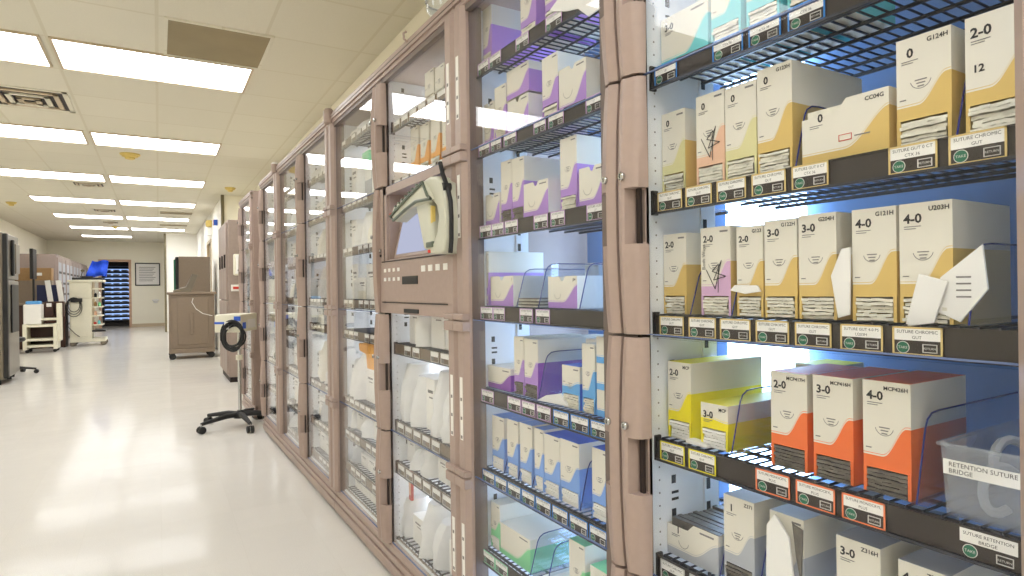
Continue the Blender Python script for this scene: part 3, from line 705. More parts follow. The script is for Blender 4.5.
carton('low violet suture box with triangular notch between clear dividers', 1.253, 1.135, q4, .076, V, None, 'J34', kind='notch', depth=.14)
carton('grey suture box standing behind the notched violet box', 1.20, 1.12, q4, .135, 'greycard', None, None, x=1.03, depth=.12)
carton('small violet suture box standing at the back by the row of white tips', 1.36, 1.30, q4, .115, V, None, None, x=1.05, depth=.1)
carton('low white suture box with purple foot at the start of the mixed shelf', 1.568, 1.440, q5, .062, 'purple', None, None, kind='lying', depth=.14)
carton('tall purple footed suture box, left of two standing together', 1.420, 1.371, q5, .153, V, None, None, foil='foil_dark')
carton('tall purple footed suture box, right of two, with deep purple side', 1.368, 1.304, q5, .151, V, None, None, side='purple', foil='foil_dark', depth=.24)
carton('grey suture box behind the small bright blue box', 1.205, 1.146, q5, .157, 'greycard', None, None, x=.93, depth=.16)
carton('small bright blue suture box with open bottom', 1.199, 1.130, q5, .100, 'sky', None, None, side='deep_blue', depth=.05, needle=True, top='deep_blue')
carton('tall sky blue suture box beside the stack by the door grip', 1.120, 1.074, q5, .156, 'sky', None, None, side='sky')
for k, lb in enumerate(('lowest of three small sky blue boxes stacked by the door grip', 'middle of three small sky blue boxes stacked by the door grip', 'topmost of three small sky blue boxes stacked by the door grip')):
    carton(lb, 1.068, 1.000, q5+k*.0585, .058, 'sky', None, None, kind='lying', depth=.16)
bl = [(1.548, 1.480), (1.463, 1.405), (1.395, 1.336), (1.325, 1.283), (1.280, 1.214), (1.211, 1.136), (1.089, 1.030)]
bn = ['first of the light blue suture boxes, nearest the white cabinet end', 'second light blue suture box, beside a slanted divider wire', 'third light blue suture box on the blue shelf',
      'narrow light blue suture box, half hidden between wider ones', 'light blue suture box left of the big one with strong blue top', 'large light blue suture box with strong blue top and side', 'blue topped suture box half hidden behind the door grip']
for (a, c_), lb, hh in zip(bl, bn, (.149, .153, .155, .154, .148, .15, .155)):
    carton(lb, a, c_, q6, hh, 'blue', None, None, top='deep_blue' if 'strong' in lb or 'topped' in lb else 'blue', side='blue', foil='paper', depth=.2)
carton('upright mint green suture box at the end of the lowest shelf', 1.562, 1.51, q7, .130, 'mint', None, None, foil='paper', depth=.16)
carton('big pale box with mint green edges lying on the lowest shelf', 1.508, 1.352, q7, .086, 'mint', None, None, kind='lying', depth=.2)
carton('upright green topped suture box beside the clear dividers, lowest shelf', 1.18, 1.12, q7, .152, 'mint', None, None, top='mint', depth=.2)
carton('green suture box by the door grip on the lowest shelf', 1.10, 1.03, q7, .12, 'mint', None, None, top='mint', side='teal', depth=.2)

# white paper packets
def packet(label, pts, x, thick=.004, mt='paper', marks=True, tilt=0):
    b = MB(); ys = [p[0] for p in pts]; zs = [p[1] for p in pts]; cyy, cz = sum(ys)/len(ys), min(zs)
    b.prism([(p[0]-cyy, p[1]-cz) for p in pts], 0, thick, mt)
    if marks:
        for k in range(4): b.box(-.0005, .0, -.012, .004, .03+k*.008, .032+k*.008, 'ink_soft')
    o = b.build('paper_packet', None, .001, loc=(x, cyy, cz)); tag(o, label, 'packet'); o.rotation_euler = (0, tilt, 0)
    return o
packet('folded white paper packet hanging between the 3-0 and 4-0 gold boxes', [(.523, 1.105), (.507, 1.143), (.494, 1.145), (.496, 1.05), (.513, 1.045)], .846, marks=False)
packet('white paper packet leaning in front of the U203H box', [(.422, 1.037), (.405, 1.105), (.372, 1.095), (.388, 1.043)], .843, marks=False)
packet('larger white printed packet tilted behind the smaller one by the divider', [(.392, 1.06), (.383, 1.10), (.338, 1.138), (.333, 1.085), (.362, 1.045)], .850)
packet('white packet drooping from the narrow 2-0 box', [(.700, 1.085), (.690, 1.094), (.646, 1.093), (.640, 1.083), (.67, 1.079)], .845, marks=False)
packet('white packet lying on the wires before the yellow boxes', [(.80, .808), (.80, .816), (.75, .814), (.75, .808)], .842, thick=.02, marks=False)
packet('curled white packet lying on the mixed shelf beside the blue box', [(1.30, q5), (1.26, q5+.018), (1.20, q5+.03), (1.17, q5+.004)], .846, marks=False, thick=.05)
packet('pale packet poking over the rail of the highest shelf', [(1.19, 1.742), (1.13, 1.765), (1.07, 1.73), (1.06, 1.70), (1.12, 1.715)], .822, marks=False)
packet('long pale packet sticking out beside the highest shelf card', [(1.09, 1.715), (1.00, 1.735), (.985, 1.675), (1.04, 1.672)], .820, marks=False)

# clear acrylic dividers
def divider(label, y, zb, h=.10, depth=.30, x=.848, slant=.03, mt='acrylic', edge='acrylic_edge'):
    pr = [(0, 0), (slant*.8, h*.82), (slant, h*.92), (slant+.012, h*.985), (slant+.03, h), (depth, h), (depth, 0)]
    b = MB(); b.prism(pr, -.0012, .0012, mt, 'y'); b.tube([(p[0], 0, p[1]) for p in pr[:6]], .0013, edge, 6)
    b.box(0, depth, -.012, .012, 0, .0015, mt)
    o = b.build('shelf_divider', None, loc=(x, y, zb)); return tag(o, label, 'shelf divider')
divider('clear divider with dark curved edge right of the yellow boxes', .703, Z4, .105)
divider('clear blue-edged divider between the 4-0 orange box and the plastic bin', .413, Z4, .115)
divider('tall clear blue-edged divider at the right end of the 4-0 gold shelf', .352, Z3, .10)
divider('clear divider between the first 2-0 gold box and the lilac one', .790, Z3, .085)
divider('clear divider with blue edge right of the lilac handwritten box', .699, Z3, .085)
divider('clear divider right of the G124H box', .362, Z2, .085)
divider('clear divider behind the tall 0 box and low CC04G box', .577, Z2, .10)
divider('clear divider right of the low grey tray', .732, Z5, .09)
divider('clear blue-edged divider beside the tall grey box marked 1', .655, Z5, .09)
divider('clear divider left of the dark packets on the bright blue shelf', 1.395, q4, .10)
divider('clear divider right of the dark packets on the bright blue shelf', 1.29, q4, .11)
divider('clear divider nearest the door grip on the bright blue shelf', 1.12, q4, .105)
divider('clear divider beside the deep purple box side', 1.296, q5, .12)
for yy, lb in ((1.473, 'first'), (1.40, 'second'), (1.33, 'third'), (1.128, 'last and tallest')):
    divider(lb + ' clear divider among the light blue boxes', yy, q6, .10 if 'last' not in lb else .115)
divider('clear divider standing right before the pale mint box, lowest shelf', 1.345, q7, .10)
divider('second clear divider over loose packets, lowest shelf', 1.27, q7, .10)
# dark packets between dividers
p = MB()
for k in range(6): p.box(.0+random.uniform(-.004, .004), .12, -.045, .045, .004*k, .004*k+.003, 'foil_dark' if k % 2 else 'foil')
tag(p.build('foil_packet_pile', None, loc=(.85, 1.343, q4)), 'small pile of dark foil packets between clear dividers on the bright blue shelf', 'packets')
p = MB()
for k in range(5): p.box(.0+random.uniform(-.006, .004), .12, -.05, .05, .005*k, .005*k+.004, 'paper')
tag(p.build('paper_packet_pile', None, loc=(.85, 1.235, q7)), 'loose white packets lying between dividers on the lowest shelf', 'packets')

# translucent bin
t = thing('plastic_bin', 'frosted plastic bin labelled RETENTION SUTURE BRIDGE at the right end of its shelf', 'plastic bin', (.845, .337, Z4))
b = MB(); wv, dv, hv = .040, .26, .088; th = .003
def lp(f, z): return [(-.006*f, -wv-.003*f, z), (-.006*f, wv+.003*f, z), (dv+.006*f, wv+.003*f, z), (dv+.006*f, -wv-.003*f, z)]
o_ = [lp(0, 0), lp(1, hv)]; i_ = [[(x+th, y+(th if y < 0 else -th), z+th) if k in (0, 1) else (x-th, y+(th if y < 0 else -th), z+th) for k, (x, y, z) in enumerate(o_[0])],
                                  [(x+th, y+(th if y < 0 else -th), z) if k in (0, 1) else (x-th, y+(th if y < 0 else -th), z) for k, (x, y, z) in enumerate(o_[1])]]
for A0, A1 in ((o_[0], o_[1]), (i_[0], i_[1]), (o_[1], i_[1])): b.add(A0+A1, [(k, (k+1) % 4, 4+(k+1) % 4, 4+k) for k in range(4)], 'bin_plastic')
b.add(o_[0], [(0, 1, 2, 3)], 'bin_plastic'); b.add(i_[0], [(0, 1, 2, 3)], 'bin_plastic'); b.build('bin_body', t)
r = MB(); r.tube([(-.009, -wv-.004, hv), (-.009, wv+.004, hv), (dv+.006, wv+.004, hv), (dv+.006, -wv-.004, hv)], .0028, 'bin_plastic', 6, True); r.build('rim', t)
l = MB(); l.box(-.0075, -.0062, -wv, wv, .052, .070, 'paper'); l.text('RETENTION SUTURE', .0075, (-.0079, wv-.006, .0625), (0, -1, 0), (0, 0, 1), 'ink', 0, 'l', .075); l.text('BRIDGE', .0075, (-.0079, wv-.006, .0545), (0, -1, 0), (0, 0, 1), 'ink')
l.build('bin_label', t)
for k, lb in enumerate(('curled clear bridge strip inside the frosted bin, upper', 'curled clear bridge strip inside the frosted bin, lower')):
    b = MB(); b.tube([(.05+.03*k+.045*cos(a*.35), .02*sin(a*.35), .03+.03*k+.02*sin(a*.5)) for a in range(12)], .006, 'pouch', 6)
    tag(b.build('bridge_strip', None, loc=(.86, .338, Z4)), lb, 'bridge strip')

# ------------------------------------------------------------------ contents of the further cabinets (softly seen through the doors)
def white_pack(kind, y, zb, w, h, d=.2, x=.86, colr='pouch', label='', group=None):
    b = MB()
    if kind == 'bag':
        n = 7; rings = []
        for i in range(6):
            tz = i/5; z = h*tz; sx = d*.5*(1-.4*tz**2.2); sy = w/2*(1-.04*sin(tz*3))
            rings.append([(x_+d*.3, y_, z) for x_, y_ in [(sx*cos(2*pi*k/12)*(1+.12*random.uniform(-1, 1)), sy*sin(2*pi*k/12)) for k in range(12)]])
        vs = [q for g in rings for q in g]; b.add(vs, [(i*12+k, i*12+(k+1) % 12, (i+1)*12+(k+1) % 12, (i+1)*12+k) for i in range(5) for k in range(12)], colr, True)
        b.add(rings[0], [tuple(range(12))], colr); b.add(rings[-1], [tuple(range(12))[::-1]], colr)
        o = b.build('sterile_pouch', None, loc=(x, y, zb)); cat = 'pouch'
    else:
        b.box(0, d, -w/2, w/2, 0, h, 'whitecard'); 
        if colr != 'pouch': b.box(-.0008, .001, -w/2, w/2, 0, h*.38, colr); b.box(0, d, -w/2-.0008, -w/2, 0, h*.6, colr)
        b.box(-.0012, 0, -w*.3, w*.25, h*.72, h*.78, 'ink_soft'); b.box(-.0012, 0, -w*.3, w*.1, h*.62, h*.65, 'ink_soft')
        o = b.build('supply_box', None, .0015, loc=(x, y, zb)); cat = 'supply box'
    return tag(o, label, cat, group)

cab2 = S(1.697)
yy_ = 1.70
for k, (w, h) in enumerate(((.075, .165), (.075, .135), (.08, .11), (.085, .12))):
    lb = ['tall amber edged suture box on the top shelf beside the taupe post', 'amber edged suture box on the top shelf, next to the tallest', 'small cream suture box on the top shelf of the second cabinet', 'plain cream box at the left of the top shelf'][k]
    carton(lb, yy_+w-.006, yy_, cab2, h, 'amber' if k < 2 else 'cream', None, None, needle=True, depth=.2, x=.86); yy_ += w+.004
yy_ = 1.70
nm = ['nearest the taupe post', 'second from the taupe post', 'third from the taupe post', 'fourth from the taupe post', 'fifth from the taupe post']
for k in range(5):
    carton('amber edged suture box on the shelf above the scanner, ' + nm[k], yy_+.085, yy_+.010, S(1.475), .176-.008*(k % 2), 'amber', None, None, depth=.2, x=.86); yy_ += .094
zz_names = {.850: 'the shelf under the console', .552: 'the shelf below the bright strip', .393: 'the shelf with the red stripe packet', .100: 'the bottom shelf'}
for z, nmz in zz_names.items():
    y = 1.70; i = 0
    while y < 2.22:
        w = random.uniform(.075, .12); h = random.uniform(.10, .20) if z in (.850, .552, .1) else random.uniform(.07, .12)
        if z == .393: h = random.uniform(.07, .12)
        if z == .552: h = random.uniform(.12, .25)
        white_pack('bag' if random.random() < .4 else 'box', y+w/2, S(z), w*.92, h, random.uniform(.12, .2), .87,
                   'pouch', 'white sterile supply standing in the second cabinet on ' + nmz, 'white supplies on ' + nmz + ', second cabinet'); y += w; i += 1
m = MB(); m.box(0, .01, -.012, .012, 0, .11, 'red'); m.box(-.001, 0, -.008, .008, .02, .09, 'peach')
tag(m.build('striped_packet', None, .001, loc=(.85, 2.19, .30)), 'thin red and white packet hanging below a price rail in the second cabinet', 'packet')
def fill_column(a, c, zs, nmcab, extra=None):
    lev = sorted(zs)
    for i, z in enumerate(lev):
        top = lev[i+1] if i+1 < len(lev) else 1.88
        room_ = top-z-.05
        if room_ < .05: continue
        y = a+.02
        while y < c-.05:
            w = random.uniform(.08, .14); w = min(w, c-.012-y)
            h = min(room_, .24)*random.uniform(.5, .95); r_ = random.random()
            cl = 'pouch' if r_ < .8 else ('greycard' if r_ < .9 else 'cream')
            ordn = ['lowest', 'second lowest', 'third lowest', 'fourth lowest', 'fifth lowest', 'sixth lowest', 'seventh lowest', 'topmost'][min(i, 7)]
            white_pack('bag' if random.random() < .35 else 'box', y+w/2, S(z), w*.94, h, random.uniform(.12, .2), .87, 'pouch' if cl == 'pouch' else cl,
                       f'pale wrapped supply on the {ordn} shelf of {nmcab}', f'pale supplies on the {ordn} shelf of {nmcab}')
            y += w
fill_column(C2[1][0], C2[1][1], [z for z in SZ['c2b'] if z not in (.868,)], 'the column just past the console')
fill_column(C3[0][0], C3[0][1], far1, 'the third cabinet, near door')
fill_column(C3[1][0], C3[1][1], far2, 'the third cabinet, far door')
fill_column(C4[0][0], C4[0][1], far1, 'the narrow end cabinet')
fill_column(CA[0][0], CA[0][1], far2, 'the separate cabinet past the gap')
# coloured boxes and orange pouch in the column past the console
m = MB(); m.box(0, .07, -.045, .045, 0, .07, 'green_bin'); m.box(-.001, .071, -.046, .046, .055, .062, 'mint'); tag(m.build('supply_box', None, .002, loc=(.845, 2.66, S(1.467)+.13)), 'small green box on a high shelf past the console, beside a blue one', 'supply box')
m = MB(); m.box(0, .07, -.04, .04, 0, .075, 'blue_bin'); m.box(-.001, .071, -.041, .041, .06, .066, 'sky'); tag(m.build('supply_box', None, .002, loc=(.845, 2.50, S(1.467)+.13)), 'small blue box on a high shelf past the console, beside a green one', 'supply box')
b = MB(); b.prism([(-.16, .0), (.17, -.015), (.16, -.05), (.06, -.06), (.05, -.12), (-.02, -.12), (-.06, -.05), (-.16, -.04)], 0, .07, 'amber')
tag(b.build('orange_pouch', None, .006, loc=(.835, 2.60, .868)), 'crumpled amber orange pouch hanging under a shelf past the console', 'pouch')
b = MB()
pp = [(.0, .06*cos(a*2*pi/26), -.11+.11*sin(a*2*pi/26)*1.5) for a in range(26)]
b.tube(pp, .004, 'pouch', 6, True); b.tube([(p_[0]+.008, p_[1]*.8, p_[2]*.85) for p_ in pp], .004, 'greycard', 6, True)
tag(b.build('tubing_coil', None, loc=(.825, 4.05, 1.06)), 'loop of clear tubing hanging behind the far door of the third cabinet', 'tubing')
b = MB(); b.lathe((0, 0, 0), [(0, 0), (.05, .0), (.055, .03), (.045, .06), (.02, .07), (0, .075)], 'deep_blue', 16)
tag(b.build('blue_bowl', None, loc=(.90, 3.25, S(1.013)+.15)), 'dark blue upturned bowl on pale supplies in the third cabinet', 'bowl')
# blue blister by the stand
b = MB(); b.box(0, .05, -.09, .09, 0, .06, 'blue_bin'); b.box(-.004, .0, -.03, .03, .01, .05, 'navy'); tag(b.build('blue_case', None, .006, loc=(.85, 3.95, S(.32)+.05)), 'small blue case at knee height behind the third cabinet door', 'case')

# ------------------------------------------------------------------ scanner on the console
t = thing('barcode_scanner', 'pale green-grey handheld barcode scanner in its cradle in front of the console screen', 'barcode scanner', (.782, 1.772, 1.192)); t.scale = (1, .93, .98)
def rel(pts): return [(y-1.75, z-1.195) for y, z in pts]
b = MB(); b.prism(rel([(2.02, 1.354), (1.985, 1.382), (1.709, 1.432), (1.641, 1.366), (1.672, 1.362), (1.837, 1.358), (1.979, 1.327)]), -.055, -.005, 'scanner'); b.build('scanner_head', t, .008, seg=3)
b = MB(); b.tube([(-.058, y-1.75, z-1.195) for y, z in ((2.012, 1.350), (1.836, 1.395), (1.705, 1.424), (1.668, 1.38), (1.641, 1.366), (1.765, 1.372), (1.867, 1.357), (1.979, 1.333))], .005, 'scanner_dark', 6, True)
for k in range(7):
    for j in range(2): 
        yk = 1.965-k*.033; b.box(-.060, -.054, yk-1.75-.014, yk-1.75, 1.366+k*.0075+j*.010-.195-1+.0, 1.372+k*.0075+j*.010-1.195, 'scanner_dark')
b.build('keypad', t)
MB().box(-.058, -.02, 2.008-1.75, 2.022-1.75, 1.347-1.195, 1.362-1.195, 'red').build('scan_window', t, .003)
b = MB(); b.prism(rel([(1.80, 1.373), (1.684, 1.369), (1.672, 1.32), (1.656, 1.243), (1.676, 1.215), (1.728, 1.218), (1.765, 1.30)]), -.048, -.01, 'scanner'); b.build('scanner_grip', t, .010, seg=3)
b = MB(); b.prism(rel([(1.731, 1.436), (1.68, 1.440), (1.625, 1.432), (1.587, 1.405), (1.569, 1.36), (1.563, 1.30), (1.566, 1.241), (1.578, 1.204), (1.60, 1.198), (1.699, 1.203), (1.69, 1.222), (1.655, 1.238), (1.628, 1.266), (1.614, 1.31), (1.630, 1.345), (1.675, 1.372)]), -.045, .025, 'scanner'); b.build('cradle', t, .008, seg=3)
b = MB(); b.box(-.05, -.01, 1.655-1.75, 1.705-1.75, 1.222-1.195, 1.240-1.195, 'scanner_dark'); b.box(-.052, -.04, 1.678-1.75, 1.688-1.75, 1.206-1.195, 1.216-1.195, 'red'); b.build('latch', t, .003)
MB().box(-.046, -.03, 1.668-1.75, 1.675-1.75, 1.295-1.195, 1.35-1.195, 'fixture_yellow').build('trigger', t, .003)
b = MB(); b.tube([(-.03, y-1.75, z-1.195) for y, z in ((1.63, 1.475), (1.612, 1.438), (1.59, 1.41), (1.572, 1.385), (1.556, 1.35), (1.552, 1.30), (1.554, 1.239), (1.562, 1.200))], .007, 'rubber', 8)
b.lathe((-.03, 1.585-1.75, 1.395-1.195), [(0, -.012), (.013, -.012), (.013, .012), (0, .012)], 'rubber', 14, 'x'); b.build('cable', t)

# looped clear cable and hanging ring on the top of the row
t = thing('clear_tube_cap', 'clear plastic cup shape on top of the row above the second cabinet', 'plastic cup', (.84, 1.80, 1.954))
MB().lathe((0, 0, 0), [(.0, .0), (.04, .0), (.06, .03), (.062, .06), (.058, .06), (.055, .03), (.0, .004)], 'acrylic', 20).build('cup_body', t)
MB().tube([(.062*cos(a*pi/12), .062*sin(a*pi/12), .06) for a in range(24)], .003, 'bin_plastic', 6, True).build('rim', t)
b = MB(); b.tube([(.79, 1.60, 1.958), (.77, 1.56, 1.962), (.78, 1.46, 1.96), (.80, 1.36, 1.958)], .006, 'rubber', 8); tag(b.build('power_cable', None), 'black cable lying along the top edge where two cabinets meet', 'cable')
for yk, lb in ((1.97, 'small taupe hook on the header of the second cabinet'),):
    b = MB(); b.tube([(0, 0, 0), (-.012, 0, .008), (-.014, 0, .026), (-.004, 0, .034)], .004, 'taupe', 6); tag(b.build('header_hook', None, loc=(.777, yk, 1.935)), lb, 'hook')
for yk, lb in ((2.985, 'bracket clamp joining second and third cabinet tops'), (4.41, 'bracket clamp joining third cabinet and the narrow end cabinet')):
    t = thing('top_clamp', lb, 'clamp', (.775, yk+.02, 1.9))
    MB().cyl((0, 0, 0), (0, 0, .06), .025, 'taupe', 14).build('clamp_body', t, .003); MB().lathe((0, 0, .06), [(.025, 0), (.018, .012), (0, .016)], 'paper' if yk > 4 else 'taupe', 14).build('cap', t)

# ------------------------------------------------------------------ things on the corridor floor (room frame)
def caster(parent, x, y, r=.045, m1='rubber', ang=0):
    b = MB(); c_, s_ = cos(ang), sin(ang)
    for sd in (-1, 1):
        ox, oy = -s_*.014*sd, c_*.014*sd
        b.tube([(x+ox-(-s_)*.008, y+oy-c_*.008, r), (x+ox+(-s_)*.008, y+oy+c_*.008, r)], r, m1, 18)
    o = b.build('caster', parent)
    MB().box(x-.012, x+.012, y-.012, y+.012, r, r*2+.01, 'chrome').build('caster_fork', o, .002)
    return o

# wheeled stand with the charger box
t = thing('equipment_stand', 'black five-legged wheeled stand with chrome pole, holding a white box', 'wheeled stand', (.565, 5.45, 0), room=True)
for k in range(5):
    a = 2*pi*k/5+R(205); b = MB(); L_ = .32
    b.tube([(0, 0, .098), (L_*.35*cos(a), L_*.35*sin(a), .10), (L_*.8*cos(a), L_*.8*sin(a), .082), (L_*cos(a), L_*sin(a), .072)], [.024, .022, .016, .014], 'rubber', 8)
    lg = b.build('leg', t)
    xx, yy = L_*cos(a), L_*sin(a)
    MB().cyl((xx, yy, .05), (xx, yy, .075), .008, 'chrome', 8).build('caster_stem', t)
    w = MB()
    for sd in (-1, 1): w.cyl((xx-sin(a)*.008*sd, yy+cos(a)*.008*sd, .029), (xx-sin(a)*.024*sd, yy+cos(a)*.024*sd, .029), .028, 'rubber', 16)
    w.build('caster_wheel', t)
MB().lathe((0, 0, .07), [(0, 0), (.05, 0), (.052, .035), (.03, .05), (.02, .06), (0, .06)], 'rubber', 20).build('hub', t)
MB().cyl((0, 0, .12), (0, 0, .80), .014, 'chrome', 14).build('pole', t)
MB().lathe((0, 0, .56), [(.0, -.02), (.026, -.02), (.026, .02), (0, .02)], 'cart_white', 14).build('height_clamp', t)
b = MB(); b.box(-.185, .02, -.12, .0, .72, .90, 'cart_white'); cb = b
t2b = thing('charger_box', 'cream charger box with blue stickers mounted on the wheeled stand', 'charger box', (.55, 5.40, 0), rz=R(-28), room=True)
MB().box(-.12, .08, -.14, .20, .775, .915, 'cart_white').build('casing', t2b, .006)
b = MB(); b.box(.03, .08, -.143, -.139, .865, .90, 'deep_blue'); b.build('blue_sticker', t2b)
b = MB(); b.box(-.12, -.04, -.143, -.139, .842, .858, 'deep_blue'); b.build('blue_sticker', t2b)
b = MB(); b.box(-.035, .0, -.17, -.14, .80, .86, 'paper'); b.build('cable_hook', t2b, .003)
b = MB(); b.box(.08, .083, -.1, -.04, .80, .85, 'deep_blue'); b.box(.08, .083, .0, .16, .8, .87, 'paper'); b.build('side_sticker', t2b)
b = MB()
for k in range(9):
    rx, rz = .082+.014*random.uniform(-1, 1), .10+.02*random.uniform(-1, 1); dx, dz = random.uniform(-.012, .012), random.uniform(-.016, .016)
    b.tube([(rx*cos(a*2*pi/24)+dx, -.004*k, rz*sin(a*2*pi/24)+dz) for a in range(24)], .0065, 'rubber', 6, True)
o = b.build('cable_coil', None); v = Matrix.Rotation(AL, 3, 'Z') @ Vector((.505, 5.25, .755)); o.location = v; o.rotation_euler = (0, 0, AL+R(-28)); tag(o, 'coiled black cable hanging on the front of the cream charger box', 'cable')

# brown rolling cart with terminal
t = thing('supply_cart', 'brown-grey wheeled supply cart with panelled door in the middle of the corridor', 'cart', (.475, 11.72, 0), room=True)
w, d = .335, .32
b = MB(); b.box(-w+.01, w-.01, -d, d, .17, 1.06, 'cart_brown'); b.build('cart_body', t, .006)
b = MB(); b.box(-w-.02, w+.03, -d-.03, d+.03, 1.06, 1.10, 'cart_brown'); b.build('worktop', t, .008)
b = MB(); b.box(-w*.62, w*.72, -d-.012, -d, .24, 1.02, 'cart_brown'); dd = b.build('door', t, .005)
MB().box(-.02, .02, -d-.03, -d-.01, .4, .76, 'cart_brown').build('door_pull', dd, .006)
for sx in (-1, 1): MB().box(sx*w-.02 if sx > 0 else -w, sx*w if sx > 0 else -w+.03, -d-.012, -d+.02, .14, 1.06, 'cart_brown').build('corner_post', t, .004)
MB().box(-w, w, -d-.02, d, .10, .17, 'cart_brown').build('bumper', t, .008)
for x_ in (-w+.05, w-.05):
    for y_ in (-d+.05, d-.05): caster(t, x_, y_, .05)
b = MB(); b.tube([(.02, -d-.02, 1.0), (.0, -d-.03, .93), (.06, -d-.04, .82), (.16, -d-.04, .74), (.30, -d-.03, .70)], .006, 'paper', 6); b.build('cord', t)
t = thing('cash_style_terminal', 'small dark tilted keypad terminal standing on the brown cart', 'terminal', (.37, 11.5, 1.10), room=True); t.name = 'keypad_terminal'
b = MB(); b.prism([(-.16, 0), (.10, 0), (.20, .28), (.12, .30), (.03, .09), (-.16, .03)], -.07, .07, 'steel', 'y'); b.build('body', t, .006)
MB().box(-.1, -.02, -.05, .05, .022, .03, 'black').build('keypad', t)
# fridge-like cabinet behind
t = thing('storage_cabinet', 'dark steel storage cabinet with a green edge behind the brown cart', 'cabinet', (.55, 13.2, 0), room=True)
MB().box(-.22, .30, -.3, .35, 0.02, 1.76, 'cart_brown').build('body', t, .008)
d_ = MB(); d_.box(-.27, -.222, -.3, .35, .05, 1.75, 'black'); d_ = d_.build('door', t, .006); MB().box(-.30, -.272, -.28, -.2, .3, 1.7, 'green_badge').build('handle', d_, .004)
# far wall picture + phone
t = thing('framed_chart', 'framed white chart with black frame on the far wall right of the doorway', 'picture', (-.295, YF, 1.70), room=True)
f = MB()
for (a, b_, c_, d2) in ((-.35, .35, -.37, -.34), (-.35, .35, .34, .37), (-.35, -.32, -.34, .34), (.32, .35, -.34, .34)): f.box(a, b_, -.03, 0, c_, d2, 'black')
f.build('frame', t, .003); b = MB(); b.box(-.32, .32, -.015, 0, -.34, .34, 'paper')
for k in range(9): b.box(-.24, .22-.04*(k % 3), -.017, -.015, .22-k*.055, .235-k*.055, 'ink_soft')
b.build('chart_sheet', t)
t = thing('wall_phone', 'small white wall phone low on the far wall below the framed chart', 'phone', (-.08, YF, .82), room=True)
MB().box(-.06, .06, -.04, 0, -.06, .06, 'paper').build('phone_base', t, .01); MB().tube([(-.09, -.06, .05), (-.04, -.07, 0), (.04, -.07, 0), (.09, -.06, .05)], .02, 'paper', 8).build('handset', t)
# lit shelf unit beyond doorway
t = thing('lit_supply_rack', 'dark supply rack with blue-lit shelves seen through the far doorway', 'rack', (-1.17, YF+1.2, 0), room=True)
MB().box(-.42, .42, .3, .34, .05, 2.25, 'black').build('back', t); MB().box(-.44, -.40, -.1, .34, 0, 2.3, 'rail').build('side', t); MB().box(.32, .40, -.1, .34, 0, 2.3, 'rail').build('side', t)
MB().box(-.42, .42, -.1, .34, 2.0, 2.3, 'rail').build('top', t); MB().box(-.42, .42, -.1, .34, 0, .12, 'rail').build('base', t)
for k in range(12): 
    sh = MB().box(-.40, .32, -.08, .3, .16+k*.15, .185+k*.15, 'rail').build('shelf', t)
    MB().box(-.39, .31, .27, .29, .20+k*.15, .27+k*.15, 'far_glow').build('light_strip', sh)
k = 0
for r_ in range(12):
    for j in range(3):
        o = MB().box(-.09, .09, 0, .14, 0, .05, 'greycard').box(-.06, .06, -.003, 0, .01, .035, 'enamel_blue').build('supply_bin', None, .004)
        o.location = Matrix.Rotation(AL, 3, 'Z') @ Vector((-1.17-.28+j*.235, YF+1.16, .186+r_*.15)); o.rotation_euler = (0, 0, AL)
        tag(o, 'tiny bin on the blue-lit rack beyond the far doorway', 'bin', 'bins on the blue-lit rack')

# left side: fridge
t = thing('steel_refrigerator', 'tall stainless refrigerator cut off by the left picture edge', 'refrigerator', (-1.99, 9.88, 0), room=True)
MB().box(-.40, .36, -.36, .36, .06, 1.85, 'steel').build('body', t, .01)
MB().box(.362, .40, -.355, .36, .09, 1.27, 'steel').build('door', t, .012)
dn = MB().box(.362, .40, -.355, .36, 1.285, 1.84, 'steel').build('door', t, .012)
MB().box(.36, .405, -.37, -.30, .08, 1.84, 'black').build('door_edge', t, .004)
MB().box(.40, .43, -.12, -.05, 1.33, 1.78, 'black').build('handle', t, .01); MB().box(.40, .425, .05, .30, 1.36, 1.74, 'steel').build('handle', t, .01)
MB().box(.402, .415, -.16, .26, .62, 1.22, 'black').build('dispenser_panel', t, .006)
for x_ in (-.3, .3):
    for y_ in (-.3, .3): MB().cyl((x_, y_, 0), (x_, y_, .07), .025, 'rubber', 10).build('foot', t)
# stool base by fridge
t = thing('rolling_stool_base', 'black wheeled stool base poking out beside the refrigerator', 'stool', (-1.78, 10.72, 0), room=True)
for k in range(5):
    a = 2*pi*k/5-.05; MB().tube([(0, 0, .09), (.16*cos(a), .16*sin(a), .085), (.3*cos(a), .3*sin(a), .065)], [.02, .017, .013], 'rubber', 8).build('leg', t)
    w = MB(); xx, yy = .3*cos(a), .3*sin(a); w.cyl((xx-sin(a)*.022, yy+cos(a)*.022, .028), (xx+sin(a)*.022, yy-cos(a)*.022, .028), .028, 'rubber', 14); w.build('caster_wheel', t)
MB().cyl((0, 0, .07), (0, 0, .45), .022, 'chrome', 12).build('pole', t); MB().lathe((0, 0, .45), [(0, 0), (.17, 0), (.185, .02), (.18, .05), (.15, .06), (0, .06)], 'black', 20).build('seat', t)

